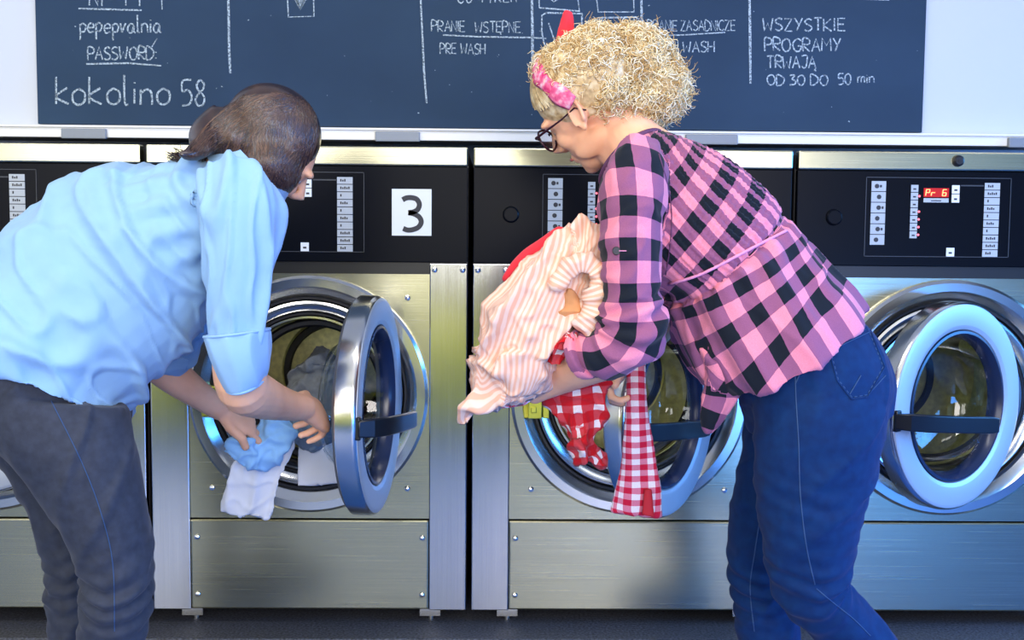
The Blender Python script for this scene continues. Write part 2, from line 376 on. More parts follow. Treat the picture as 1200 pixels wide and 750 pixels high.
def t_dust(m):
    for k in range(45):
        x, y = rnd.uniform(60, 1075), rnd.uniform(5, 142); r = rnd.choice((.35, .4, .5, .9))
        ribbon(m, [(x-r, y), (x+r, y+rnd.uniform(-1, 1))], r*1.5)
d = MB(); t_dust(d); tag(d.build('chalk_dust', CHALK, board, recalc=False), kind='stuff')
# white ledge rail with grey clips under the boards
rz0 = at(600, 166, 0.09)[2]; rz1 = rz0+0.030
rail = empty('board_rail', (0, 0.09, rz0), 'white ledge rail with grey clips running under the chalkboard', 'rail')
m = MB().box((-2.2, 0.085, rz0), (2.4, 0.125, rz1)); m.box((-2.2, 0.078, rz1-0.006), (2.4, 0.085, rz1))
m.build('rail', RAIL, rail, bevel=0.002)
for a, b in ((73, 125), (440, 492), (803, 864), (1181, 1235)):
    xa, xb = at(a, 165, 0.08)[0], at(b, 165, 0.08)[0]
    MB().box((xa, 0.072, rz0-0.004), (xb, 0.0849, rz0+0.021)).build('clip', CLIP, rail, bevel=0.002)

# ------------------------------------------------------------------ washing machines
HW = 0.3910
SR = 0.296; SC = 0.549          # surround radius and centre height
def panel_with_hole(x0, x1, z0, z1, cx, cz, r, y0, y1, n=72):
    m = MB(); out = []; inn = []
    for k in range(n):
        t = 2*PI*k/n; dx, dz = math.cos(t), math.sin(t)
        s1 = min([(x1-cx)/dx if dx > 1e-6 else 9, (x0-cx)/dx if dx < -1e-6 else 9, (z1-cz)/dz if dz > 1e-6 else 9, (z0-cz)/dz if dz < -1e-6 else 9])
        out.append((cx+dx*s1, cz+dz*s1)); inn.append((cx+dx*r, cz+dz*r))
    # move the nearest outline vertices onto the corners
    for c in ((x0, z0), (x1, z0), (x0, z1), (x1, z1)):
        j = min(range(n), key=lambda q: (out[q][0]-c[0])**2+(out[q][1]-c[1])**2); out[j] = c
    vs = [(x, y0, z) for x, z in out]+[(x, y0, z) for x, z in inn]+[(x, y1, z) for x, z in out]+[(x, y1, z) for x, z in inn]
    fs = []
    for k in range(n):
        j = (k+1) % n
        fs += [(k, j, n+j, n+k), (2*n+k, 3*n+k, 3*n+j, 2*n+j), (k, 2*n+k, 2*n+j, j), (n+k, n+j, 3*n+j, 3*n+k)]
    return m.add(vs, fs)
def screw_mesh(x, y, z, r=0.0075):
    m = MB(); m.lathe([(1e-4, -0.005), (r*0.5, -0.0045), (r*0.85, -0.003), (r, 0.0), (1e-4, 0.0)], (x, y, z), 'y', 14)
    return m
def strip(parent, x0, x1, z0, z1, n, name, m_, marks, lead=()):
    """column of little printed labels"""
    h = (z1-z0)/n; mb = MB()
    for k in range(n):
        mb.box((x0, -0.0095, z0+k*h+0.0009), (x1, -0.0085, z0+(k+1)*h-0.0009))
    mb.cur = 1
    r2 = random.Random(3)
    for k in range(n):
        zc = z0+(k+0.5)*h; w_ = x1-x0
        if marks == 'bars':
            nb = r2.choice((3, 4, 5))
            if k in (3, 5, 7): nb = 1
            for q in range(nb): mb.box((x0+w_*(0.2+0.13*q), -0.0099, zc-h*0.14), (x0+w_*(0.29+0.13*q), -0.0094, zc+h*(0.10 if q % 2 else 0.2)))
        elif marks == 'icons':
            xc = x0+w_*(0.35+0.3*r2.random())
            mb.disc((xc, 0, zc), h*0.22, -0.0099, 10, 0.0005)
            if k % 2: mb.box((xc+w_*0.2, -0.0099, zc-h*0.12), (xc+w_*0.34, -0.0094, zc+h*0.12))
        else:
            mb.box((x0+w_*0.3, -0.0099, zc-h*0.18), (x0+w_*0.7, -0.0094, zc+h*0.02))
    return mb.build(name, [m_, INK], parent, local=True)
def seg_digits(mb, text, x, z, w_, h):
    SEG = {'P': 'abefg', 'r': 'eg', '6': 'acdefg', ' ': ''}
    g_ = h*0.13; cx = x
    for ch in text:
        for s_ in SEG[ch]:
            L = {'a': ((0, h), (w_, h)), 'b': ((w_, h), (w_, h/2)), 'c': ((w_, h/2), (w_, 0)), 'd': ((0, 0), (w_, 0)), 'e': ((0, h/2), (0, 0)), 'f': ((0, h), (0, h/2)), 'g': ((0, h/2), (w_, h/2))}[s_]
            (a0, b0), (a1, b1) = L; sl = 0.12
            mb.tube([(cx+a0+b0*sl, -0.0105, z+b0), (cx+a1+b1*sl, -0.0105, z+b1)], g_*0.62, 6)
        cx += w_*1.62
def washer(x0, label, door_pose, number=None, display=False, leds=True):
    """x0: centre; door_pose: None for closed or (location, opening angle)"""
    T = empty('washing_machine', (x0, 0, BZ), label, 'washing machine', 'steel washing machines in a row')
    L = np.array([x0, 0, BZ])
    def B(mb, name, m_, par=T, **k):
        k.setdefault('local', True); return mb.build(name, m_, par, **k)
    b = MB()                                                     # casing
    b.box((-HW, 0.02, 0.0), (-HW+0.006, 0.83, 1.150)); b.box((HW-0.006, 0.02, 0.0), (HW, 0.83, 1.150))
    b.box((-HW+0.006, 0.82, 0.0), (HW-0.006, 0.83, 1.150)); b.box((-HW+0.006, 0.02, 0.0), (HW-0.006, 0.82, 0.006)); b.box((-HW+0.006, 0.0, 1.144), (HW-0.006, 0.82, 1.153))
    b.box((-HW+0.006, 0.012, 0.78), (HW-0.006, 0.02, 1.143))
    B(b, 'casing', BODY)
    ts = B(MB().box((-HW, -0.014, 1.113), (HW, 0.02, 1.159)), 'top_strip', STEEL, bevel=0.004)
    lk = MB().lathe([(1e-4, -0.026), (0.009, -0.026), (0.0135, -0.022), (0.0145, -0.014), (1e-4, -0.014)], (0, 0, 1.137), 'y', 24)
    lk.lathe([(1e-4, -0.0275), (0.003, -0.0275), (0.003, -0.025)], (0, 0, 1.137), 'y', 10)
    B(lk, 'lock', RUBBER, ts, smooth=True)
    cp = B(MB().box((-HW, -0.008, 0.878), (HW, 0.012, 1.112)), 'control_panel', PANEL, bevel=0.002)
    px = lambda p: (p-1119.0)/475.0                               # panel layout taken along the front of the machine
    pz = lambda p: (727.5-p)/475.0
    # outline of the keypad foil
    o = MB(); xa, xb, za, zb = px(1014), px(1184), pz(299), pz(207)
    for q in (((xa, za), (xb, za)), ((xa, zb), (xb, zb)), ((xa, za), (xa, zb)), ((xb, za), (xb, zb))):
        (u0, w0), (u1, w1) = q; o.box((min(u0, u1)-0.0008, -0.0087, min(w0, w1)-0.0008), (max(u0, u1)+0.0008, -0.0079, max(w0, w1)+0.0008))
    o.box((px(1125), -0.0087, pz(216.5)), (px(1152), -0.0079, pz(215)))
    B(o, 'keypad_outline', GLINE, cp)
    strip(cp, px(1020), px(1037), pz(286), pz(211), 6, 'symbol_labels', STICK, 'icons')
    strip(cp, px(1066.5), px(1075), pz(278), pz(215), 7, 'step_labels', STICK, 'dash')
    strip(cp, px(1153), px(1171), pz(299), pz(212), 10, 'program_labels', STICK, 'bars')
    strip(cp, px(1114.5), px(1123.5), pz(236), pz(215), 2, 'key_labels', STICKW, 'dash')
    strip(cp, px(1110.5), px(1120), pz(299), pz(288), 1, 'start_label', STICKW, 'dash')
    strip(cp, px(1081.5), px(1111), pz(236), pz(230.3), 1, 'display_caption', STICK, 'dash')
    for q in (1, 3, 4, 5, 6):
        if leds: B(MB().disc((px(1076.5), 0, pz(215+9*(q+0.5))), 0.0027, -0.0105, 10, 0.002), 'status_light', LEDP, cp)
    if display:
        dp = B(MB().box((px(1081.5), -0.0095, pz(229.5)), (px(1111), -0.008, pz(219))), 'display', DISPB, cp)
        sg = MB(); seg_digits(sg, 'Pr 6', px(1083.5), pz(227.8), 0.0085, 0.0150)
        # the blank place keeps its width so the 6 stands at the right
        B(sg, 'display_digits', DISPD, cp)
    else:
        B(MB().box((px(1081.5), -0.0095, pz(229.5)), (px(1111), -0.008, pz(219))), 'display', RECESS, cp)
    kn = MB().lathe([(1e-4, -0.016), (0.016, -0.016), (0.0195, -0.013), (0.0205, -0.008), (1e-4, -0.008)], (px(977), 0, pz(254)), 'y', 32)
    B(kn, 'round_button', PANEL, cp, smooth=True)
    if number:
        pl_ = B(MB().box((px(1216.5), -0.0105, pz(279.5)), (px(1262.5), -0.008, pz(225.5))), 'number_plate', STICKW, cp)
        pts = smooth_line([(0.06, 0.93), (0.18, 0.99), (0.34, 1.0), (0.50, 0.95), (0.58, 0.80), (0.53, 0.64), (0.40, 0.56), (0.24, 0.535)], 8)
        pts2 = smooth_line([(0.24, 0.535), (0.42, 0.50), (0.58, 0.40), (0.64, 0.25), (0.56, 0.10), (0.40, 0.02), (0.22, 0.0), (0.08, 0.05)], 8)
        g3 = MB(); cxn, czn, hh = px(1239.5)-0.027, pz(273), 0.079
        for P in (pts, pts2):
            P = [np.array([cxn+p[0]*hh, czn+p[1]*hh]) for p in P]; n = len(P); vs = []
            for i in range(n):
                d_ = P[min(i+1, n-1)]-P[max(i-1, 0)]; d_ /= np.linalg.norm(d_); nn = np.array([-d_[1], d_[0]])*0.0062
                vs += [(P[i][0]+nn[0], -0.0112, P[i][1]+nn[1]), (P[i][0]-nn[0], -0.0112, P[i][1]-nn[1])]
            g3.add(vs, [(2*i, 2*i+1, 2*i+3, 2*i+2) for i in range(n-1)])
        B(g3, 'number_three', INK, cp)
    rc = MB().box((-HW+0.093, 0.002, 0.849), (HW-0.093, 0.014, 0.8775))
    B(rc, 'recess_strip', RECESS)
    for sx in (-1, 1):
        xa, xb = sorted((sx*HW, sx*(HW-0.093)))
        c = B(MB().box((xa, -0.007, 0.003), (xb, 0.018, 0.8755)), 'side_column', STEELV, bevel=0.0025)
        for q in (0.012, 0.081): B(screw_mesh(xa+q, -0.007, 0.860), 'screw', CHROME, c, smooth=True)
    fp = B(panel_with_hole(-HW+0.0935, HW-0.0935, 0.236, 0.8485, 0, SC, 0.262, 0.0, 0.006), 'front_panel', STEEL)
    for sx, sz in ((-1, 0.790), (1, 0.790), (-1, 0.312), (1, 0.312)): B(screw_mesh(sx*(HW-0.148), 0, sz), 'screw', CHROME, fp, smooth=True)
    lp = B(MB().box((-HW+0.0935, -0.005, 0.004), (HW-0.0935, 0.012, 0.2325)), 'lower_panel', STEEL, bevel=0.0045)
    for sx, sz in ((-1, 0.188), (1, 0.188), (-1, 0.042), (1, 0.042)): B(screw_mesh(sx*(HW-0.110), -0.005, sz), 'screw', CHROME, lp, smooth=True)
    ct = (0, 0, SC)
    s = MB().lathe([(SR, 0.001), (SR-0.001, -0.012), (SR-0.008, -0.019), (SR-0.028, -0.019), (SR-0.036, -0.012), (0.250, 0.000), (0.243, 0.006), (0.243, 0.02)], ct, 'y', 96)
    B(s, 'door_surround', STEELR, smooth=True)
    s = MB().lathe([(0.2435, 0.008), (0.241, 0.000), (0.236, 0.000), (0.233, 0.010), (0.2325, 0.020)], ct, 'y', 96)
    s.lathe([(0.203, 0.018), (0.201, 0.012), (0.197, 0.012), (0.195, 0.020)], ct, 'y', 96)
    B(s, 'gasket', RUBBER, smooth=True)
    s = MB().lathe([(0.2335, 0.014), (0.231, 0.004), (0.225, 0.001), (0.208, 0.010), (0.203, 0.018)], ct, 'y', 96)
    s.lathe([(0.196, 0.018), (0.193, 0.008), (0.188, 0.008), (0.185, 0.016), (0.186, 0.090)], ct, 'y', 96)
    B(s, 'tub_ring', STEELR, smooth=True)
    s = MB().lathe([(0.186, 0.092), (0.275, 0.10), (0.285, 0.12), (0.285, 0.46), (0.275, 0.475), (0.16, 0.48), (0.15, 0.47), (1e-3, 0.465)], ct, 'y', 72)
    for a_ in (20, 140, 260):                                     # lifter ribs
        t = math.radians(a_); c_, s_ = math.cos(t), math.sin(t)
        s.tube([(c_*0.262, 0.13, SC+s_*0.262), (c_*0.262, 0.44, SC+s_*0.262)], 0.034, 14)
    dr = B(s, 'drum', DRUM, smooth=True)
    s = MB().lathe([(0.182, 0.095), (0.176, 0.085), (0.166, 0.085), (0.160, 0.095), (0.166, 0.105), (0.182, 0.095)], ct, 'y', 72)
    B(s, 'inner_gasket', RUBBER, smooth=True)
    B(MB().lathe([(0.152, 0.462), (0.148, 0.452), (0.134, 0.452), (0.130, 0.462)], ct, 'y', 72), 'drum_ring', RUBBER, dr, smooth=True)
    # latch block at the left of the opening
    lt = MB().box((-0.252, -0.024, SC-0.055), (-0.218, 0.004, SC+0.020)); lt.box((-0.246, -0.030, SC-0.040), (-0.232, -0.022, SC-0.025)); lt.box((-0.216, -0.018, SC-0.055), (-0.200, 0.006, SC-0.02))
    B(lt, 'latch_block', mat('latch_yellow', (0.72, 0.70, 0.10), 0.3, 0.85), bevel=0.002)  # yellow metallic colour for the latch
    for sx in (-0.30, 0.30):
        ft = MB(); ft.box((sx-0.026, 0.012, -0.018), (sx+0.026, 0.07, 0.0)); ft.tube([(sx, 0.05, -0.040), (sx, 0.05, 0.0)], 0.009, 12)
        ft.lathe([(1e-4, -0.0535), (0.032, -0.0535), (0.034, -0.046), (0.018, -0.038), (1e-4, -0.036)], (sx, 0.05, 0), 'z', 28)
        B(ft, 'foot', STEELR, smooth=True)
        ft = MB(); ft.box((sx-0.02, 0.72, -0.018), (sx+0.02, 0.77, 0.0)); ft.tube([(sx, 0.75, -0.0535), (sx, 0.75, 0.0)], 0.02, 12); B(ft, 'foot', STEELR)
    # the door
    D = bpy.data.objects.new('door', None)
    dm = MB().lathe([(0.2415, 0.022), (0.2415, -0.014), (0.2385, -0.0225), (0.233, -0.0243), (0.232, -0.0245), (0.1905, -0.0226), (0.190, -0.0225), (0.181, -0.0190), (0.178, -0.0120)], n=96)
    dm.cur = 1; dm.lathe([(0.2425, 0.022), (0.236, 0.030), (0.195, 0.030), (0.170, 0.018), (0.168, 0.010)], n=96)
    D = dm.build('door', [ALU, DARKALU], T, smooth=True, local=True)
    B(MB().lathe([(0.179, -0.010), (0.177, -0.0205), (0.171, -0.0215), (0.166, -0.014), (0.161, -0.004), (0.160, 0.012), (0.169, 0.016)], n=96), 'door_bezel', mat('dark_blue_bezel', (0.012, 0.022, 0.06), 0.25), D, smooth=True)
    B(MB().lathe([(0.161, 0.002), (0.158, 0.022), (0.150, 0.055), (0.128, 0.085), (0.085, 0.100), (1e-4, 0.106)], n=80), 'door_glass', GLASS, D, smooth='all')
    B(MB().lathe([(0.2416, 0.024), (0.2450, 0.022), (0.2450, -0.010), (0.2435, -0.017), (0.2395, -0.0215), (0.2386, -0.0205)], n=96), 'door_rim', STEELR, D, smooth=True)
    hz = -0.014
    path = [(-0.238, -0.024), (-0.222, -0.052), (-0.17, -0.072), (-0.08, -0.084), (0.02, -0.090), (0.046, -0.090)]
    hv = MB(); n = len(path); vs = []
    for i, (hx, hy) in enumerate(path):
        d_ = np.array(path[min(i+1, n-1)])-np.array(path[max(i-1, 0)]); d_ = d_/np.linalg.norm(d_); nn = np.array([-d_[1], d_[0]])*0.0065
        hh = 0.0195 if 0 < i < n-1 else 0.017
        for sg_, zz in ((1, hh), (1, -hh), (-1, -hh), (-1, hh)): vs.append((hx+nn[0]*sg_, hy+nn[1]*sg_, hz+zz-0.024*max(0.0, (hx+0.222)/0.268)))
    hv.add(vs, [(4*i+k, 4*i+(k+1) % 4, 4*i+4+(k+1) % 4, 4*i+4+k) for i in range(n-1) for k in range(4)]+[(3, 2, 1, 0), (4*n-4, 4*n-3, 4*n-2, 4*n-1)])
    hv.box((-0.24, -0.03, hz-0.024), (-0.222, -0.018, hz+0.024))
    B(hv, 'door_handle', HANDLE, D, bevel=0.003, smooth=True)
    hg = MB(); hg.box((0.225, 0.005, -0.05), (0.262, 0.035, 0.05)); hg.tube([(0.258, 0.034, -0.07), (0.258, 0.034, 0.07)], 0.010, 14)
    B(hg, 'hinge', STEELR, D, bevel=0.002)
    if door_pose is None: D.location = (0, -0.024, SC)
    else:
        loc, ang = door_pose
        D.location = tuple(float(c) for c in (np.array(loc)-L)); D.rotation_euler = (0, 0, math.radians(ang))
    return T
gapX = at(550.5, 440, 0)[0]
PITCH = 0.7955
washer(gapX-1.5*PITCH, 'steel washing machine at the left end, mostly behind the brunette in the blue shirt', None, leds=False)
washer(gapX-0.5*PITCH, 'steel washing machine with a white number 3 plate and its door swung wide open', (at(435, 474, -0.27), 84), number=True, leds=False)
washer(gapX+0.5*PITCH, 'steel washing machine half hidden behind the blonde person, next to the numbered one', (at(778, 481, -0.22), 56))
washer(gapX+1.5*PITCH, 'steel washing machine at the right end with a red lit display and half open door', (at(1115, 475, -0.17), 33), display=True)
# ------------------------------------------------------------------ soft forms: cloth, bodies, hair
from mathutils.bvhtree import BVHTree
def px_m(px, Y): return px*(Y-CAM[1])/FPX
def catmull(A, k):
    A = np.array(A, float); out = []
    for i in range(len(A)-1):
        p0, p1, p2, p3 = A[max(i-1, 0)], A[i], A[i+1], A[min(i+2, len(A)-1)]
        for j in range(k):
            t = j/k; out.append(0.5*((2*p1)+(-p0+p2)*t+(2*p0-5*p1+4*p2-p3)*t*t+(-p0+3*p1-3*p2+p3)*t**3))
    out.append(A[-1]); return np.array(out)
class Bone:
    """a run of elliptical sections: centres C, half-axes A (across, as the photo shows it) and B (depth)"""
    def __init__(s, secs, k=4, shrink=0.0):
        rows = []
        for q in secs:
            lx, ly, rx, ry, Y, th = q[:6]
            YL, YR = (Y if isinstance(Y, (tuple, list)) else (Y, Y))
            rows.append(np.concatenate([at(lx, ly, YL), at(rx, ry, YR), [th]]))
        R_ = catmull(rows, k)
        s.C = (R_[:, :3]+R_[:, 3:6])/2; A = (R_[:, 3:6]-R_[:, :3])/2
        s.ra = np.linalg.norm(A, axis=1); s.A = A/s.ra[:, None]; s.rb = R_[:, 6]
        T = np.gradient(s.C, axis=0); T /= np.linalg.norm(T, axis=1)[:, None]
        Bv = np.cross(s.A, T); Bv /= np.linalg.norm(Bv, axis=1)[:, None]
        Bv *= np.sign(Bv[:, 1])[:, None]; Bv[Bv[:, 1] == 0] = (0, 1, 0)
        s.B = Bv; s.ra = np.maximum(s.ra-shrink, 0.005); s.rb = np.maximum(s.rb-shrink, 0.005)
        s.L = np.concatenate([[0], np.cumsum(np.linalg.norm(np.diff(s.C, axis=0), axis=1))])
        s.T = T
    @staticmethod
    def pts(P, rad, k=4, flat=1.0, ref=(0, 0, 1)):
        """round bone through 3-D points"""
        s = Bone.__new__(Bone); R_ = catmull(np.hstack([np.array(P, float), np.array(rad, float)[:, None]]), k)
        s.C = R_[:, :3]; s.ra = R_[:, 3].copy(); s.rb = s.ra*flat
        T = np.gradient(s.C, axis=0); T /= np.linalg.norm(T, axis=1)[:, None]
        A = np.cross(T, np.array(ref, float)); A /= np.linalg.norm(A, axis=1)[:, None]+1e-9
        s.A = A; s.B = np.cross(A, T); s.T = T
        s.L = np.concatenate([[0], np.cumsum(np.linalg.norm(np.diff(s.C, axis=0), axis=1))]); return s
    def mesh(s, mb, n=28, mod=None, grow=0.0, sq=1.0, round_ends=(0, 0)):
        m = len(s.C); vs = []; C, ra, rb = s.C, s.ra+grow, s.rb+grow
        idx = list(range(m)); rows = []
        if round_ends[0]:
            for q in (0.98, 0.87, 0.6, 0.3): rows.append((C[0]-s.T[0]*round_ends[0]*q, 0, math.sqrt(1-q*q)))
        for i in idx: rows.append((C[i], i, 1.0))
        if round_ends[1]:
            for q in (0.3, 0.6, 0.87, 0.98): rows.append((C[-1]+s.T[-1]*round_ends[1]*q, m-1, math.sqrt(1-q*q)))
        for j, (c, i, f) in enumerate(rows):
            for k in range(n):
                t = 2*PI*k/n; ct, st = math.cos(t), math.sin(t)
                if sq != 1.0: ct = math.copysign(abs(ct)**sq, ct); st = math.copysign(abs(st)**sq, st)
                r = f*(mod(t, s.L[i]) if mod else 1.0)
                vs.append(c+s.A[i]*ra[i]*ct*r+s.B[i]*rb[i]*st*r)
        m = len(rows)
        fs = [(i*n+k, i*n+(k+1) % n, (i+1)*n+(k+1) % n, (i+1)*n+k) for i in range(m-1) for k in range(n)]
        fs += [tuple(range(n-1, -1, -1)), tuple(range((m-1)*n, m*n))]
        mb.add(vs, fs); return mb
def bone_uv(V, bones):
    """per vertex: arc around (metres, 0 towards the camera), length along, bone index, relative position"""
    best = np.full(len(V), 1e9); U = np.zeros((len(V), 3)); 
    for bi, b in enumerate(bones):
        for i in range(len(b.C)-1):
            p, q = b.C[i], b.C[i+1]; d = q-p; L2 = d@d+1e-12
            t = np.clip(((V-p)@d)/L2, 0, 1); X = V-(p+t[:, None]*d)
            a = X@b.A[i]/b.ra[i]; bb = X@b.B[i]/b.rb[i]; tt = X@b.T[i]
            dist = np.sqrt(a*a+bb*bb+(tt/b.ra[i])**2*3)
            k = dist < best
            if not k.any(): continue
            r = (b.ra[i]+b.rb[i])/2
            ang = np.arctan2(a, -bb)
            best[k] = dist[k]; U[k, 0] = (ang*r)[k]; U[k, 1] = (b.L[i]+t*(b.L[i+1]-b.L[i]))[k]; U[k, 2] = bi
    return U
def npnoise(P):
    f = mnoise.noise
    return np.array([f(p) for p in P.tolist()])
def crease(P, w=0.13):
    """thin raised folds along the zero lines of a noise"""
    n_ = npnoise(P); return np.exp(-(n_/w)**2)-.45
def fuse(mb, voxel=0.006, smooth=4, factor=0.5):
    """one continuous surface out of overlapping closed pieces"""
    me = bpy.data.meshes.new('tmp'); me.from_pydata(mb.v, [], mb.f); me.update()
    import bmesh
    bm = bmesh.new(); bm.from_mesh(me); bmesh.ops.recalc_face_normals(bm, faces=bm.faces); bm.to_mesh(me); bm.free()
    o = bpy.data.objects.new('tmp', me); COL.objects.link(o)
    r = o.modifiers.new('r', 'REMESH'); r.mode = 'VOXEL'; r.voxel_size = voxel
    if smooth:
        sm = o.modifiers.new('s', 'SMOOTH'); sm.iterations = smooth; sm.factor = factor
    dg = bpy.context.evaluated_depsgraph_get(); dg.update()
    me2 = bpy.data.meshes.new_from_object(o.evaluated_get(dg))
    bpy.data.objects.remove(o)
    return me2
def verts(me):
    V = np.empty(len(me.vertices)*3); me.vertices.foreach_get('co', V); return V.reshape(-1, 3)
def normals(me):
    N = np.empty(len(me.vertices)*3, dtype=np.float32); me.vertex_normals.foreach_get('vector', N); return N.reshape(-1, 3).astype(float)
def set_uv(me, U, name='cuv'):
    a = me.attributes.new(name, 'FLOAT_VECTOR', 'POINT'); a.data.foreach_set('vector', U.astype(np.float32).ravel())
def place(me, name, m, parent):
    off = np.zeros(3); p = parent
    while p is not None: off += np.array(p.location); p = p.parent
    V = verts(me)-off; me.vertices.foreach_set('co', V.ravel()); me.update()
    me.materials.clear()
    for mm in (m if isinstance(m, (list, tuple)) else [m]): me.materials.append(mm)
    me.polygons.foreach_set('use_smooth', [True]*len(me.polygons)); me.name = name
    o = bpy.data.objects.new(name, me); COL.objects.link(o)
    if parent is not None: o.parent = parent
    return o
def bvh_of(me): 
    return BVHTree.FromPolygons(verts(me).tolist(), [tuple(p.vertices) for p in me.polygons])
def on_surface(bvh, pix, lift=0.001, fallback=None):
    """points where the sight lines through photo points meet a surface"""
    out = []
    for x, y in pix:
        p = at(x, y, 0.0); d = Vector(p-CAM).normalized()
        h = bvh.ray_cast(Vector(CAM), d)
        if h[0] is not None: out.append(np.array(h[0]-d*lift))
    return out
def dense(pix, step=3.0):
    out = []
    for a, b in zip(pix[:-1], pix[1:]):
        n = max(1, int(math.hypot(b[0]-a[0], b[1]-a[1])/step))
        out += [(a[0]+(b[0]-a[0])*i/n, a[1]+(b[1]-a[1])*i/n) for i in range(n)]
    return out+[pix[-1]]
def seam(bvh, pix, r, lift=0.0008, dash=0):
    mb = MB(); P = on_surface(bvh, dense(pix), lift)
    if len(P) < 2: return mb
    if dash:
        for i in range(0, len(P)-1, 2): mb.tube([P[i], P[i+1]], r, 5)
    else: mb.tube(P, r, 6)
    return mb
def even_out(me, U, it=8):
    """average the weave coordinates over neighbouring vertices of the same panel"""
    E = np.empty(len(me.edges)*2, dtype=np.int32); me.edges.foreach_get('vertices', E); E = E.reshape(-1, 2)
    ok = (U[E[:, 0], 2] == U[E[:, 1], 2]) & (np.abs(U[E[:, 0], 0]-U[E[:, 1], 0]) < .08); E = E[ok]
    for _ in range(it):
        S = U[:, :2].copy(); c = np.ones(len(U))
        for k in (0, 1):
            S[:, k] += np.bincount(E[:, 0], U[E[:, 1], k], len(U))+np.bincount(E[:, 1], U[E[:, 0], k], len(U))
        c += np.bincount(E[:, 0], minlength=len(U))+np.bincount(E[:, 1], minlength=len(U))
        U[:, :2] = S/c[:, None]
    return U
def cloth(name, bones, parent, m, voxel=0.006, smooth=3, fold=None, extra=None, mods=None, sq=1.0, n=32, after=None, uvf=None):
    mb = MB()
    for i, b in enumerate(bones): b.mesh(mb, n, mod=(mods or {}).get(i), sq=sq)
    if extra: extra(mb)
    me = fuse(mb, voxel, smooth); V = verts(me); U = even_out(me, bone_uv(V, bones))
    if fold is not None:
        N = normals(me); V = V+N*fold(V, U)[:, None]
        me.vertices.foreach_set('co', V.ravel()); me.update()
    if uvf: U = uvf(U.copy())
    set_uv(me, U)
    if after: after(me, V, U)
    tree = bvh_of(me)
    return place(me, name, m, parent), tree

# ---- cloth materials driven by the garment's own weave coordinates
def cuv(n):
    a = n.new('ShaderNodeAttribute'); a.attribute_name = 'cuv'; return a
def math_node(n, l, op, a, b=None):
    m = n.new('ShaderNodeMath'); m.operation = op
    for i, q in enumerate((a, b)):
        if q is None: continue
        if isinstance(q, (int, float)): m.inputs[i].default_value = q
        else: l.new(q, m.inputs[i])
    return m.outputs[0]
def check_mat(name, pu, pv, both, one, none, du=0.5, dv=0.5, fine=0.0, rough=0.85, other=None, sheen=0.1):
    m = mat(name, none, rough, spec=0.2, sheen=sheen); n, l, b = nodes(m)
    at_ = cuv(n); sp = n.new('ShaderNodeSeparateXYZ'); l.new(at_.outputs['Vector'], sp.inputs[0])
    fu = math_node(n, l, 'LESS_THAN', math_node(n, l, 'FRACT', math_node(n, l, 'MULTIPLY', math_node(n, l, 'ADD', sp.outputs[0], 50.0), 1/pu)), du)
    fv = math_node(n, l, 'LESS_THAN', math_node(n, l, 'FRACT', math_node(n, l, 'MULTIPLY', math_node(n, l, 'ADD', sp.outputs[1], 50.0), 1/pv)), dv)
    s = math_node(n, l, 'MULTIPLY', math_node(n, l, 'ADD', fu, fv), 0.5)
    r = n.new('ShaderNodeValToRGB'); r.color_ramp.interpolation = 'CONSTANT'; e = r.color_ramp.elements
    e[0].position = 0; e[0].color = (*none, 1); e[1].position = 0.3; e[1].color = (*one, 1); q = e.new(0.8); q.color = (*both, 1)
    l.new(s, r.inputs['Fac'])
    nz = n.new('ShaderNodeTexNoise'); nz.inputs['Scale'].default_value = 700; tc = n.new('ShaderNodeTexCoord'); l.new(tc.outputs['Object'], nz.inputs['Vector'])
    mx = n.new('ShaderNodeMixRGB'); mx.blend_type = 'MULTIPLY'; mx.inputs[0].default_value = 0.35
    l.new(r.outputs['Color'], mx.inputs[1]); l.new(nz.outputs['Fac'], mx.inputs[2]); 
    gm = n.new('ShaderNodeGamma'); gm.inputs[1].default_value = 1.0; l.new(mx.outputs[0], gm.inputs[0])
    l.new(gm.outputs[0], b.inputs['Base Color'])
    return m
PLAID = check_mat('pink_black_check', 0.062, 0.066, (0.007, 0.011, 0.020), (0.35, 0.115, 0.225), (1.0, 0.31, 0.41))
GINGHAM = check_mat('red_gingham', 0.0230, 0.0230, (0.62, 0.010, 0.05), (0.75, 0.22, 0.32), (0.92, 0.84, 0.90))
GINGRED = check_mat('red_check_cloth', 0.036, 0.036, (0.62, 0.008, 0.015), (0.66, 0.06, 0.075), (0.9, 0.78, 0.78), du=0.62, dv=0.62)
def stripes(name, c0, c1, period, rough=0.85, axis=0):
    m = mat(name, c0, rough, spec=0.2); n, l, b = nodes(m)
    at_ = cuv(n); sp = n.new('ShaderNodeSeparateXYZ'); l.new(at_.outputs['Vector'], sp.inputs[0])
    s = math_node(n, l, 'SINE', math_node(n, l, 'MULTIPLY', sp.outputs[axis], 2*PI/period))
    s = math_node(n, l, 'MULTIPLY', math_node(n, l, 'ADD', s, 1.0), 0.5)
    r = ramp(n, [(0.35, c0), (0.65, c1)]); l.new(s, r.inputs['Fac']); l.new(r.outputs['Color'], b.inputs['Base Color']); return m
PEACH = stripes('peach_striped_cotton', (0.80, 0.44, 0.31), (0.85, 0.61, 0.50), 0.0085)
PEACHX = stripes('peach_striped_sleeve', (0.77, 0.43, 0.29), (0.85, 0.62, 0.50), 0.0095, axis=1)
def fabric(name, c, lo=0.85, hi=1.05, scale=30, rough=0.85, bump=0.1):
    return noisy(mat(name, c, rough, spec=0.2, sheen=0.15), (scale,)*3, (lo,)*3, (hi,)*3, bump=bump, dist=0.003)
SKYBLUE = fabric('pale_blue_cotton', (0.28, 0.48, 0.73), 0.96, 1.03)
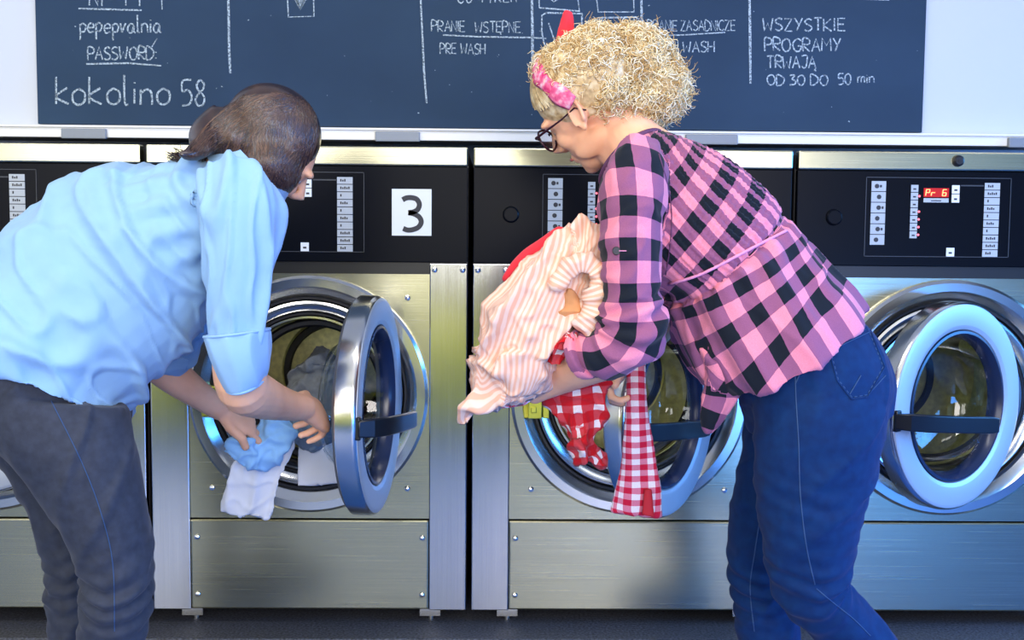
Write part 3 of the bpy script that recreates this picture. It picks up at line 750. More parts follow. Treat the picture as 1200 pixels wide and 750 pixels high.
DENIM = noisy(mat('blue_denim', (0.0012, 0.024, 0.105), 0.8, spec=0.2, sheen=0.05), (55, 55, 55), (0.72, 0.72, 0.8), (1.25, 1.2, 1.1), bump=0.12, detail=8, dist=0.002)
DARKDENIM = noisy(mat('charcoal_denim', (0.030, 0.036, 0.055), 0.7, spec=0.25, sheen=0.1), (60, 60, 60), (0.8,)*3, (1.25,)*3, bump=0.12, detail=8, dist=0.002)
STITCH = mat('seam_thread', (0.03, 0.075, 0.18), 0.8)
STITCHL = mat('light_thread', (0.42, 0.42, 0.40), 0.8)
SKIN = noisy(mat('skin', (0.90, 0.49, 0.30), 0.5, spec=0.35, sss=0.12), (25, 25, 25), (0.93, 0.88, 0.86), (1.03,)*3)
LIP = mat('lip', (0.55, 0.16, 0.14), 0.4); EYEW = mat('eye_white', (0.8, 0.8, 0.78), 0.2); IRIS = mat('iris', (0.06, 0.09, 0.10), 0.2)

# ---- head and hands
def head_parts(mb, C, u, f, s=1.0):
    u = np.array(u, float); u /= np.linalg.norm(u); f = np.array(f, float); f -= u*np.dot(f, u); f /= np.linalg.norm(f); l = np.cross(u, f)
    W = lambda a, b, c: C+(f*a+l*b+u*c)*s          # forward, left, up
    def ell(c, r, n=20, m=12):
        vs = []; 
        for i in range(m+1):
            ph = PI*i/m
            for k in range(n):
                t = 2*PI*k/n; rr = max(math.sin(ph), 0.01)
                vs.append(W(c[0]+r[0]*rr*math.cos(t), c[1]+r[1]*rr*math.sin(t), c[2]+r[2]*math.cos(ph)))
        fs = [(i*n+k, i*n+(k+1) % n, (i+1)*n+(k+1) % n, (i+1)*n+k) for i in range(m) for k in range(n)]
        fs += [tuple(range(n)), tuple(range(m*n+n-1, m*n-1, -1))]
        mb.add(vs, fs)
    ell((-0.012, 0, 0.035), (0.094, 0.076, 0.082))
    ell((0.030, 0, 0.012), (0.062, 0.063, 0.075)); ell((0.034, 0, -0.040), (0.054, 0.055, 0.055))
    ell((0.052, 0, -0.078), (0.034, 0.034, 0.028)); ell((0.070, 0, -0.092), (0.017, 0.019, 0.015))
    for sd in (-1, 1):
        ell((0.060, sd*0.034, -0.022), (0.025, 0.020, 0.022))             # cheek
        ell((0.022, sd*0.046, -0.058), (0.042, 0.013, 0.024))             # jaw
        ell((0.078, sd*0.030, 0.022), (0.016, 0.026, 0.009))              # brow
        # ear: an outer rim round a shallow bowl, and the lobe
        ex, ez, el = -0.006, -0.004, 0.071
        rim = [W(ex+0.004+0.013*math.cos(t)-0.004*math.sin(t), sd*(el+0.010+0.003*math.cos(t+2.2)), ez+0.006+0.026*math.sin(t)) for t in np.linspace(-0.9, 4.0, 12)]
        mb.tube(rim, [0.0042*s]*12, 8)
        ell((ex+0.002, sd*(el+0.001), ez+0.004), (0.013, 0.007, 0.024)); ell((ex+0.008, sd*(el+0.006), ez-0.022), (0.007, 0.005, 0.009))
    mb.tube([W(0.086, 0, 0.016), W(0.098, 0, -0.006), W(0.112, 0, -0.026), W(0.092, 0, -0.036)], [0.008*s, 0.009*s, 0.0115*s, 0.009*s], 12)
    for sd in (-1, 1): ell((0.096, sd*0.010, -0.031), (0.011, 0.007, 0.007))
    ell((0.084, 0, -0.056), (0.012, 0.021, 0.006)); ell((0.082, 0, -0.066), (0.011, 0.019, 0.007))
    return W, (u, f, l)
def hand_parts(mb, Wr, d, nrm, s=1.0, curl=(35, 40, 45, 50), thumb_side=1, spread=1.0, thumb=(0.6, 25)):
    """Wr: wrist; d: towards the knuckles; nrm: out of the back of the hand; thumb_side: +1 if the thumb is on d x nrm"""
    d = np.array(d, float); d /= np.linalg.norm(d); nrm = np.array(nrm, float); nrm -= d*np.dot(nrm, d); nrm /= np.linalg.norm(nrm)
    a = np.cross(d, nrm)*thumb_side
    P = lambda x, y, z: Wr+(d*x+a*y+nrm*z)*s
    rows = [(0.0, 0.026, 0.019), (0.025, 0.032, 0.018), (0.055, 0.039, 0.016), (0.082, 0.041, 0.0135), (0.092, 0.038, 0.011)]
    n = 20; vs = []
    for x, w_, t_ in rows:
        for k in range(n):
            t = 2*PI*k/n; vs.append(P(x, w_*math.copysign(abs(math.cos(t))**0.8, math.cos(t)), t_*math.sin(t)))
    mb.add(vs, [(i*n+k, i*n+(k+1) % n, (i+1)*n+(k+1) % n, (i+1)*n+k) for i in range(4) for k in range(n)]+[tuple(range(n-1, -1, -1)), tuple(range(4*n, 5*n))])
    tips = []
    for j, (y, L, r) in enumerate(((0.030, 0.073, 0.0088), (0.0095, 0.081, 0.0090), (-0.0115, 0.076, 0.0086), (-0.031, 0.060, 0.0077))):
        base = P(0.080, y, 0.0); ang = 8.0; pts = [P(0.060, y*0.9, 0.0), base, ]; rad = [r*s*1.05, r*s*1.08]
        p = base; sp_ = (1.5-j)*0.05*spread
        for q, fr in enumerate((0.46, 0.30, 0.24)):
            ang += curl[j]*(0.9, 1.15, 0.8)[q]*(1.0 if q else 0.8); t = math.radians(ang)
            dr = d*math.cos(t)-nrm*math.sin(t)+a*sp_; dr /= np.linalg.norm(dr)
            for h in (0.5, 1.0):
                pts.append(p+dr*L*fr*h*s); rad.append(r*s*(1.0-0.06*(q+h)) if h == 0.5 else r*s*(1.05-0.07*(q+h)))
            p = p+dr*L*fr*s
        pts.append(p+dr*r*0.5*s); rad.append(r*0.55*s)
        mb.tube(pts, rad, 12); tips.append((p, dr))
    w_, tc = thumb
    pts = [P(0.012, 0.016, -0.002), P(0.034, 0.036, -0.007)]; p = pts[-1]; rad = [0.0135*s, 0.0125*s]; ang = 0.0
    for q, L in enumerate((0.034, 0.027, 0.006)):
        t = math.radians(tc*q); dr = d*math.cos(w_-0.25*q)+a*math.sin(w_-0.25*q); dr = dr*math.cos(t)-nrm*math.sin(t)
        p = p+dr*L*s; pts.append(p); rad.append((0.0105, 0.0092, 0.005)[q]*s)
    mb.tube(pts, rad, 12)
    return tips
def shoe(parent, heel, toe, up, w=0.046, m=None, sole=None):
    heel, toe, up = (np.array(q, float) for q in (heel, toe, up))
    d = toe-heel; L = np.linalg.norm(d); d /= L; up = up-d*np.dot(up, d); up /= np.linalg.norm(up)
    P = lambda x, z: heel+d*x*L+up*z
    mb = MB(); b = Bone.pts([P(-.02, .045), P(.08, .050), P(.3, .048), P(.55, .038), P(.8, .030), P(1.0, .024)], [w*.6, w*.85, w*.9, w*.98, w, w*.55], 4, 0.85, ref=up)
    b.mesh(mb, 20, round_ends=(0.015, 0.02)); b2 = Bone.pts([P(.10, .05), P(.16, .085), P(.18, .105)], [w*.8, w*.82, w*.78], 3, 0.9, ref=d); b2.mesh(mb, 20)
    me = fuse(mb, 0.006, 3); o = place(me, 'shoe', m, parent)
    sm = MB(); sec = []
    n = 24
    for z in (0.0, 0.022):
        for k in range(n):
            t = 2*PI*k/n; x = 0.5+0.53*math.cos(t); ww = w*1.02*math.sin(t)*(1.0 if x > .3 else 0.85)
            sec.append(heel+d*x*L+up*z+np.cross(d, up)*ww)
    sm.add(sec, [(k, (k+1) % n, n+(k+1) % n, n+k) for k in range(n)]+[tuple(range(n-1, -1, -1)), tuple(range(n, 2*n))])
    sm.build('sole', sole, o, bevel=0.003) if False else sm.build('shoe_sole', sole, parent, bevel=0.003)
# ------------------------------------------------------------------ blonde person in the checked blouse
V3 = lambda *a: np.array(a, float)
def wrinkle(V, f, amp, k=1.0):
    """soft creases: ridged noise"""
    return amp*(1.0-2.0*np.abs(npnoise(V*f)))*k
P2 = empty('person', (at(950, 600, -0.68)[0], -0.68, 0), 'blonde person in pink and black checked blouse and blue jeans carrying laundry', 'person')
torso2 = [(714,214, 766,153, (-.66,-.70), .072), (704,252, 802,163, (-.66,-.72), .125), (716,292, 850,188, (-.64,-.74), .155), (758,322, 893,226, (-.63,-.75), .160),
          (783,338, 927,265, (-.63,-.75), .152), (790,382, 968,312, (-.62,-.76), .160), (812,425, 1000,345, (-.62,-.77), .172), (842,440, 1017,374, (-.62,-.78), .178)]
armL2 = [(716,200, 775,172, -.80, .060), (702,228, 782,206, -.835, .066), (702,262, 778,256, -.85, .064), (703,305, 776,303, -.86, .061), (704,350, 775,352, -.86, .059),
         (697,378, 780,400, -.86, .058), (690,390, 745,434, -.85, .052), (668,393, 693,441, -.82, .043)]
armR2 = [(800,200, 858,204, -.58, .052), (792,232, 860,248, -.54, .056), (778,290, 850,300, -.51, .055), (768,335, 832,350, -.50, .050), (764,352, 800,378, -.49, .042)]
TB2, AL2, AR2 = Bone(torso2), Bone(armL2), Bone(armR2)
pelvis2 = [(856,446, 1000,366, -.70, .150), (868,470, 1028,398, -.70, .162), (876,492, 1040,440, -.69, .165), (880,508, 1041,478, -.69, .150)]
legL2 = [(880,450, 1034,425, -.76, .092), (884,500, 1039,482, -.77, .098), (885,550, 1028,542, -.77, .092), (890,608, 1012,600, -.77, .082), (897,650, 1001,645, -.765, .074),
         (904,684, 994,680, -.755, .067), (922,716, 1003,694, -.745, .062), (957,750, 1012,702, -.735, .060), (1000,795, 1050,745, -.72, .056), (1050,840, 1090,797, -.70, .048), (1098,880, 1130,848, -.685, .040)]
legR2 = [(876,490, 970,490, -.60, .090), (867,545, 955,545, -.59, .085), (856,600, 938,600, -.58, .076), (852,640, 925,640, -.575, .068), (854,672, 922,672, -.57, .063),
         (860,705, 931,705, -.57, .061), (865,750, 937,750, -.57, .060), (878,810, 940,810, -.57, .054), (892,865, 936,865, -.57, .042), (895,896, 934,896, -.57, .040)]
PB2, LL2, LR2 = Bone(pelvis2), Bone(legL2), Bone(legR2)
C2 = at(693, 124, -.63); u2 = V3(-.60, 0, .80); f2 = V3(-.80*math.cos(.55), math.sin(.55), -.60*math.cos(.55))
mb = MB()
Bone(torso2[:-1], shrink=.018).mesh(mb, 24); Bone(armL2[1:], shrink=.014).mesh(mb, 16, round_ends=(.0, .03)); Bone(armR2[1:], shrink=.016).mesh(mb, 16, round_ends=(.0, .02))
Bone(pelvis2, shrink=.012).mesh(mb, 24, round_ends=(.05, .06)); Bone(legL2[1:], shrink=.009).mesh(mb, 20, round_ends=(.0, .02)); Bone(legR2[1:], shrink=.009).mesh(mb, 20, round_ends=(.0, .02))
W2, fr2 = head_parts(mb, C2, u2, f2, 1.0)
mb.tube([W2(-.035, 0, .0), W2(-.03, 0, -.06), at(742, 168, -.66), at(768, 196, -.68)], [.050, .050, .056, .070], 20)
mb.tube([W2(.055, 0, -.075), W2(.02, 0, -.07), at(742, 186, -.66)], [.024, .040, .045], 16)
Bone.pts([at(712, 418, -.83), at(690, 424, -.80), at(660, 438, -.74), at(634, 453, -.715), at(622, 459, -.705)], [.040, .041, .036, .027, .0255], 3).mesh(mb, 18, round_ends=(.03, .01))
hand_parts(mb, at(624, 458, -.70), at(590, 432, -.77)-at(624, 458, -.70), V3(-.2, .3, -.9), 0.95, (18, 20, 22, 25), 1)
Bone.pts([at(782, 365, -.485), at(775, 380, -.48), at(755, 405, -.49), at(742, 420, -.50)], [.036, .034, .028, .025], 3).mesh(mb, 16, round_ends=(.02, .01))
hand_parts(mb, at(742, 419, -.50), V3(-.5, -.15, -.55), V3(-.6, .3, .7), 0.95, (55, 60, 60, 60), -1)
for fx, fy, hx, hy in ((905, 0, 860, 0),): mb.tube([V3(at(914, 900, -.57)[0], -.57, .10), V3(at(914, 900, -.57)[0], -.57, .055), V3(at(860, 900, -.57)[0], -.53, .035)], [.036, .036, .028], 12)
hl2, tl2 = at(1130, 884, -.69), at(1070, 950, -.72); tl2[2] = 0.012
mb.tube([at(1114, 866, -.685), at(1108, 890, -.69), (hl2+tl2)/2+V3(-.01, 0, .03)], [.034, .036, .026], 12)
body2 = place(fuse(mb, .0038, 4), 'body', SKIN, P2)

def plaid_after(me, V, U): pass
vs2 = TB2.L[16]                                            # the waist seam
def fold2(V, U):
    u, v, b = U.T; r = np.zeros(len(V)); T = b == 0
    back = 1/(1+np.exp(-(u+0.03)/.012))
    sm = back*(v < vs2-.004)*(v > .02)
    r += T*sm*(.0034*np.sin(2*PI*u/.0135+1.2*np.sin(v*40))+.0010*np.sin(2*PI*v/.011))
    g = np.exp(-((v-vs2)/.007)**2); r -= T*g*.007
    dv = np.clip(v-vs2, 0, 1)
    r += T*(v > vs2)*(.0055*np.sin(2*PI*u/.046+3*npnoise(V*6))*np.exp(-dv/.07)+.010*np.clip(dv/.06, 0, 1)*np.sin(2*PI*u/.11+2)*.5)
    dv2 = np.clip(vs2-v, 0, 1)
    r += T*(1-back)*(v < vs2)*.005*np.sin(2*PI*u/.05+2*npnoise(V*7))*np.exp(-dv2/.08)
    S = b > 0
    q = np.column_stack([u*9, v*16+u*6, b*5])
    r += S*(.0050*crease(q)+.0030*crease(q*1.9+5, .2))
    el = np.exp(-((v-.30)/.05)**2)*(b == 1)
    r += el*.006*np.sin(2*PI*(v+u*.3)/.034)
    r += T*(v > .12)*(1-back)*.006*crease(np.column_stack([u*6+v*4, v*14, b]))+T*(v > vs2)*.004*crease(np.column_stack([u*16, v*5, b+3]))
    return r
def yoke(U):
    k = (U[:, 2] == 0) & (U[:, 1] < vs2); U[k, 0] += .55*np.maximum(U[k, 0]+.03, 0); U[k, 1] *= 1.12; return U
blouse, blouse_t = cloth('blouse', [TB2, AL2, AR2], P2, PLAID, voxel=.0045, smooth=3, fold=fold2, uvf=yoke)
# seams, button and gathered tie of the blouse
PINK = mat('pink_binding', (0.80, 0.30, 0.50), 0.8)
seam(blouse_t, smooth_line([(784,333), (820,322), (858,303), (890,286), (922,270)]), .0028, .002).build('waist_seam', PINK, blouse, smooth='all')
seam(blouse_t, smooth_line([(772,180), (782,215), (787,250), (785,290), (780,322)]), .0012, .0006).build('sleeve_seam', mat('dark_binding', (0.12, 0.04, 0.10), 0.8), blouse, smooth='all')
bt = on_surface(blouse_t, [(722.5, 294)], .002)
if bt: MB().lathe([(1e-4, -.003), (.006, -.003), (.0072, 0), (.0065, .003), (1e-4, .003)], bt[0], 'y', 16).build('button', INK, blouse, smooth=True)
seam(blouse_t, [(722, 294), (734, 294)], .0009, .001).build('buttonhole', PINK, blouse)
cz = Bone([(675,386, 702,440, -.835, .050), (667,392, 690,442, -.825, .048)]); cm = MB(); cz.mesh(cm, 30, grow=.002)
cm_me = fuse(cm, .004, 3); set_uv(cm_me, bone_uv(verts(cm_me), [AL2])); place(cm_me, 'sleeve_cuff', PLAID, blouse)
cl_ = MB(); cl_.tube([TB2.C[1]+TB2.A[1]*(TB2.ra[1]-.001)*math.cos(t)+TB2.B[1]*(TB2.rb[1]-.001)*math.sin(t) for t in np.linspace(0, 2*PI, 40)], .0065, 8, caps=False)
cl_.build('collar', mat('dark_binding', (0.12, 0.04, 0.10), 0.8), blouse, smooth='all')
tie = [Bone([(820,408, 866,440, -.78, .022), (828,432, 868,452, -.775, .020), (824,462, 869,462, -.765, .016), (822,490, 852,484, -.76, .012), (826,508, 836,507, -.755, .008)]),
       Bone([(822,405, 850,440, -.78, .024), (848,428, 876,446, -.77, .018)])]
cloth('blouse_tie', tie, blouse, PLAID, voxel=.0045, smooth=2, fold=lambda V, U: .004*(1-2*np.abs(npnoise(np.column_stack([U[:, 0]*38, U[:, 1]*9, U[:, 2]])))))

def foldJ(knees, amp=.0022):
    def f(V, U):
        u, v, b = U.T; r = .0045*crease(np.column_stack([u*6+v*3, v*8+u*5, b]), .12)+amp*(1-2*np.abs(npnoise(np.column_stack([u*7, v*18, b]))))*.8
        for bi, vk, a in knees:
            g = np.exp(-((v-vk)/.06)**2)*(b == bi)
            r += g*a*np.sin(2*PI*(v+.25*np.abs(u)+.01*npnoise(V*9))/.034)
        return r
    return f
kL, kR = LL2.L[20], LR2.L[16]
jeans2, jt2 = cloth('jeans', [PB2, LL2, LR2], P2, DENIM, voxel=.005, smooth=5, fold=foldJ([(1, kL, .0045), (2, kR+.02, .005), (1, kL-.16, .0012)]))
for pl in ([(971,404), (1018,382), (1037,430), (1017,465), (998,468), (981,446), (973,416)],):
    pk = seam(jt2, pl+[pl[0]], .0016, .0006); pk.build('back_pocket', DENIM, jeans2, smooth='all')
    inner = [(x+(1004-x)*.06, y+(428-y)*.06) for x, y in pl]; seam(jt2, inner+[inner[0]], .0008, .0008, dash=1).build('pocket_stitching', STITCH, jeans2)
for pl in ([(975,410), (1019,389)], [(996,462), (1009,440)], [(1018,462), (1038,440)]): seam(jt2, pl, .0008, .0008).build('pocket_stitching', STITCH, jeans2)
seam(jt2, smooth_line([(979,372), (960,395), (946,420), (932,450)]), .0011, .0006).build('yoke_seam', STITCH, jeans2)
seam(jt2, smooth_line([(925,398), (931,430), (933,470), (936,520), (938,580), (945,640), (955,685)]), .0010, .0006).build('side_seam', STITCH, jeans2)
seam(jt2, smooth_line([(957,690), (975,705), (1000,725), (1020,745)]), .0009, .0006).build('side_seam', STITCH, jeans2)
seam(jt2, smooth_line([(890,612), (884,650), (879,690), (884,740)]), .0010, .0006).build('inner_seam', STITCH, jeans2)
seam(jt2, smooth_line([(868,442), (885,438), (905,430), (918,418)]), .0012, .0006).build('front_pocket_edge', STITCH, jeans2)
bt = on_surface(jt2, [(973, 410), (916, 418)], .001)
for q in bt: MB().lathe([(1e-4, -.003), (.0035, -.002), (.0042, .001), (1e-4, .002)], q, 'y', 12).build('rivet', mat('brass_rivet', (0.75, 0.6, 0.3), 0.3, 1.0), jeans2, smooth=True)
SHOEW = mat('white_canvas', (0.75, 0.75, 0.73), 0.8); SOLE = mat('white_rubber', (0.8, 0.8, 0.78), 0.6)
fx = at(914, 900, -.57)[0]
shoe(P2, (fx+.055, -.585, .0), (fx-.19, -.515, .0), (0, 0, 1), m=SHOEW, sole=SOLE)
shoe(P2, hl2+V3(.02, 0, -.015), tl2+V3(0, 0, -.01), (-.75, 0, .6), m=SHOEW, sole=SOLE)

# ---- hair, headband, glasses
BLOND = mat('blonde_hair', (0.90, 0.72, 0.42), 0.45, spec=0.4); 
def hairmat(m, c0, c1, c2, scale):
    n, l, b = nodes(m); tc = n.new('ShaderNodeTexCoord'); nz = n.new('ShaderNodeTexNoise'); nz.inputs['Scale'].default_value = scale; nz.inputs['Detail'].default_value = 4
    l.new(tc.outputs['Object'], nz.inputs['Vector']); r = ramp(n, [(0.32, c0), (0.5, c1), (0.68, c2)]); l.new(nz.outputs['Fac'], r.inputs['Fac']); l.new(r.outputs['Color'], b.inputs['Base Color'])
hairmat(BLOND, (0.50, 0.31, 0.12), (0.86, 0.67, 0.36), (0.96, 0.86, 0.60), 34)
hc2 = -.62
def ellipsoid(mb, c, r, n=24, m=14):
    b = Bone.__new__(Bone); vs = []
    for i in range(m+1):
        ph = PI*i/m
        for k in range(n):
            t = 2*PI*k/n; rr = max(math.sin(ph), .01); vs.append((c[0]+r[0]*rr*math.cos(t), c[1]+r[1]*rr*math.sin(t), c[2]+r[2]*math.cos(ph)))
    mb.add(vs, [(i*n+k, i*n+(k+1) % n, (i+1)*n+(k+1) % n, (i+1)*n+k) for i in range(m) for k in range(n)]+[tuple(range(n)), tuple(range(m*n+n-1, m*n-1, -1))])
blobs = [((738,84), (.092, .105, .088), -.60), ((700,72), (.068, .090, .068), -.62), ((770,104), (.058, .080, .062), -.62), ((672,70), (.038, .070, .040), -.61), ((742,122), (.060, .072, .048), -.63), ((642,84), (.027, .052, .036), -.585), ((711,113), (.046, .098, .058), -.63), ((690,84), (.060, .094, .060), -.63)]
BL = [(at(x, y, Y), V3(*r)) for (x, y), r, Y in blobs]
hb = MB()
for c, r in BL: ellipsoid(hb, c, r-.012)
hme = fuse(hb, .006, 2); V = verts(hme); N = normals(hme); V = V+N*(.006*(1-2*np.abs(npnoise(V*45))))[:, None]; hme.vertices.foreach_set('co', V.ravel()); hme.update()
hair2 = place(hme, 'hair', BLOND, P2)
tone = lambda: rn.choice([0, 0, 1, 2])
cb = MB(); rn = np.random.RandomState(5)
def inside(p, skip, s=.94):
    return any(((((p-c)/(r*s))**2).sum() < 1) for i, (c, r) in enumerate(BL) if i != skip)
def tube_fast(mb, P, r, n=4):
    mb.tube(P, r, n, caps=False)
wts = np.array([r[0]*r[2] for c, r in BL]); wts /= wts.sum(); cnt = 0
fu, ff, fl = fr2
wv = fu*math.cos(.42)+ff*math.sin(.42); bc = W2(-.008, 0, .030); av = np.cross(fl, wv)
def front_of_band(p): return np.dot(p-bc, av) > .020 or (np.dot(p-C2, ff) > -.030 and np.dot(p-C2, fu) < .020)
while cnt < 2700:
    i = rn.choice(len(BL), p=wts); c, r = BL[i]; d = rn.normal(size=3); d /= np.linalg.norm(d)
    p = c+d*r*.93
    if inside(p, i) or (d[1] > .35 and rn.rand() < .6): continue
    if front_of_band(p) and i != 5: continue
    cnt += 1; cb.cur = int(tone())
    nrm = d/r; nrm /= np.linalg.norm(nrm)
    ax = nrm*.35+V3(.15, 0, -.45)+rn.normal(size=3)*.55; ax -= nrm*np.dot(ax, nrm)*.55; ax /= np.linalg.norm(ax)
    L = rn.uniform(.022, .050); R_ = rn.uniform(.0035, .0075); turns = rn.uniform(.9, 2.1); ph = rn.uniform(0, 6.28)
    a, b, _ = frame_from(ax, (0, 1, 0.1)); n_ = int(8*turns)+3; k = np.linspace(0, 1, n_)
    w_ = R_*(1-.45*k); cx_ = p-ax*L*.35
    P = cx_+ax*(k*L)[:, None]+a*(w_*np.cos(ph+turns*6.28*k))[:, None]+b*(w_*np.sin(ph+turns*6.28*k))[:, None]+nrm*(.006*np.sin(k*3.1))[:, None]
    th = rn.uniform(.0006, .0013); tube_fast(cb, list(P), list(th*(1-.55*k)))
for q in range(1500):                                            # curls on the crown behind the band
    d = rn.normal(size=3); d /= np.linalg.norm(d); p = W2(-.013+.104*d[0], .0825*d[1], .043+.087*d[2])
    if np.dot(p-bc, av) > .012 or np.dot(p-C2, fu) < .030: continue
    if inside(p, -1, .86): continue
    nrm = ff*d[0]+fl*d[1]+fu*d[2]; ax = rn.normal(size=3); ax -= nrm*np.dot(ax, nrm)*.8; ax /= np.linalg.norm(ax)
    L = rn.uniform(.020, .042); R_ = rn.uniform(.0035, .0075); turns = rn.uniform(.9, 2.0); ph = rn.uniform(0, 6.28); a, b, _ = frame_from(ax, (0, 1, .1))
    n_ = int(8*turns)+3; k = np.linspace(0, 1, n_); w_ = R_*(1-.45*k); cb.cur = int(tone())
    P = p-ax*L*.4+ax*(k*L)[:, None]+a*(w_*np.cos(ph+turns*6.28*k))[:, None]+b*(w_*np.sin(ph+turns*6.28*k))[:, None]+nrm*.003
    th = rn.uniform(.0006, .0013); tube_fast(cb, list(P), list(th*(1-.55*k)))
for q in range(420):                                             # loose frizz
    i = rn.choice(len(BL), p=wts); c, r = BL[i]; d = rn.normal(size=3); d[1] *= .5; d /= np.linalg.norm(d); p = c+d*r*.98
    if inside(p, i) or (front_of_band(p) and i != 5): continue
    k = np.linspace(0, 1, 9); a, b, _ = frame_from(d, (0, 1, .1)); L = rn.uniform(.012, .030); R_ = rn.uniform(.003, .009); ph = rn.uniform(0, 6.28)
    tube_fast(cb, list(p+d*(k*L)[:, None]+a*(R_*k*np.cos(ph+5*k))[:, None]+b*(R_*k*np.sin(ph+5*k))[:, None]), [.00038]*9, 3)
cb.build('curls', [BLOND, mat('hair_honey', (0.62, 0.38, 0.14), 0.45), mat('hair_cream', (0.98, 0.90, 0.68), 0.45)], hair2, smooth='all', recalc=False)
# smooth front hair swept up under the band
BLOND2 = mat('blonde_hair_smooth', (0.8, 0.6, 0.33), 0.45); hairmat(BLOND2, (0.36, 0.22, 0.09), (0.68, 0.49, 0.24), (0.88, 0.74, 0.46), 60)
fb = MB(); fu, ff, fl = fr2[0], fr2[1], fr2[2]
vs = []; n, m_ = 30, 18
for i in range(m_+1):
    ph = PI*i/m_
    for k in range(n):
        t = 2*PI*k/n; rr = max(math.sin(ph), .01); vs.append(W2(-.013+.103*rr*math.cos(t), .0815*rr*math.sin(t), .043+.086*math.cos(ph)))
fb.add(vs, [(i*n+k, i*n+(k+1) % n, (i+1)*n+(k+1) % n, (i+1)*n+k) for i in range(m_) for k in range(n)]+[tuple(range(n)), tuple(range(m_*n+n-1, m_*n-1, -1))])
fb.build('front_hair', BLOND2, hair2, smooth='all')
sb = MB()
for q in range(260):
    s_ = rn.choice([-1, 1]); t0 = rn.uniform(.02, 1.0); el0 = -.10+.55*t0**1.5+rn.uniform(-.08, .08)
    az0 = s_*(1.75-1.7*t0); pts = []
    for k in np.linspace(0, 1, 8):
        el = el0+(1.35-el0)*k; az = az0*(1-.15*k)
        pts.append(W2(-.006+(.0995)*math.cos(el)*math.cos(az), (.083)*math.cos(el)*math.sin(az), .043+.0875*math.sin(el)))
    sb.tube(pts, [rn.uniform(.0008, .0018)]*8, 4, caps=False)
sb.build('hair_strands', BLOND2, hair2, smooth='all', recalc=False)
BAND = mat('pink_paisley_band', (0.85, 0.12, 0.25), 0.75)
hairmat(BAND, (0.60, 0.02, 0.14), (0.86, 0.16, 0.30), (0.95, 0.60, 0.66), 70)
RED = fabric('coral_red_cloth', (0.90, 0.035, 0.055))
bm_ = MB(); wv = fu*math.cos(.42)+ff*math.sin(.42); bc = W2(-.008, 0, .030); av = np.cross(fl, wv)
rows = []; n = 40
for k in range(n+1):
    t = math.radians(-6+192*k/n); c = bc+fl*math.cos(t)*.090+wv*math.sin(t)*.103
    out_ = fl*math.cos(t)+wv*math.sin(t)
    for j in range(8):
        q = 2*PI*j/8; hw = .017+.003*math.sin(9*t); rows.append(c+av*math.cos(q)*hw+out_*math.sin(q)*(.005+.0015*math.sin(14*t+q*2)))
bm_.add(rows, [(i*8+j, i*8+(j+1) % 8, (i+1)*8+(j+1) % 8, (i+1)*8+j) for i in range(n) for j in range(8)]+[tuple(range(8)), tuple(range(n*8, n*8+8))])
band = bm_.build('headband', BAND, P2, smooth='all')
kb = [Bone([(648,72, 668,74, -.615, .012), (650,56, 671,52, -.62, .010), (655,34, 673,32, -.625, .008), (659,18, 671,18, -.63, .006), (663,12, 667,12, -.63, .003)]),
      Bone([(643,72, 664,80, -.56, .012), (630,66, 646,78, -.55, .010), (628,76, 634,84, -.545, .006)])]
cloth('headband_bow', kb, band, RED, voxel=.0035, smooth=2, fold=lambda V, U: .0022*(1-2*np.abs(npnoise(np.column_stack([U[:, 0]*90, U[:, 1]*14, U[:, 2]])))))
def spectacles(parent, W, fr, name='glasses'):
    u, f, l = fr; g = MB()
    for s_ in (-1, 1):
        ring = [W(.103-.004*abs(math.cos(t)), s_*(.033+.0275*math.cos(t)), -.004+.0205*math.sin(t)+(.004 if math.sin(t) > 0 else 0)) for t in np.linspace(0, 2*PI, 25)]
        g.tube(ring, .0021, 8, caps=False); g.tube([W(.100, s_*.058, .008), W(.100, s_*.066, .012), W(.094, s_*.071, .012), W(.03, s_*.0775, .010), W(-.006, s_*.081, .012), W(-.022, s_*.080, -.004)], [.0034, .0034, .0026, .0018, .0016, .0016], 8)
    g.tube([W(.103, -.008, .004), W(.107, 0, .007), W(.103, .008, .004)], .0018, 8)
    o = g.build(name, mat('dark_red_acetate', (0.035, 0.006, 0.012), 0.25), parent, smooth='all')
    for s_ in (-1, 1):
        lm = MB(); r_ = [W(.101, s_*(.033+.026*math.cos(t)), -.004+.0195*math.sin(t)) for t in np.linspace(0, 2*PI, 24, endpoint=False)]
        r2 = [p+f*.0015 for p in r_]; lm.add(r_+r2, [tuple(range(24)), tuple(range(47, 23, -1))]+[(k, (k+1) % 24, 24+(k+1) % 24, 24+k) for k in range(24)])
        lm.build('lens', LENS, o)
    return o
spectacles(P2, W2, fr2)
def eyes(parent, W):
    for s_ in (-1, 1):
        e = MB(); ellipsoid(e, W(.069, s_*.031, -.001), (.0112,)*3, 16, 10); eo = e.build('eye', EYEW, parent, smooth='all')
        i_ = MB(); ellipsoid(i_, W(.0762, s_*.031, -.003), (.0055,)*3, 12, 8); i_.build('iris', IRIS, eo, smooth='all')
    lp_ = MB(); lp_.tube([W(.088, -.018, -.061), W(.0965, -.006, -.0585), W(.0965, .006, -.0585), W(.088, .018, -.061)], [.001, .0035, .0035, .001], 8); lp_.build('lips', LIP, parent, smooth='all')
eyes(P2, W2)
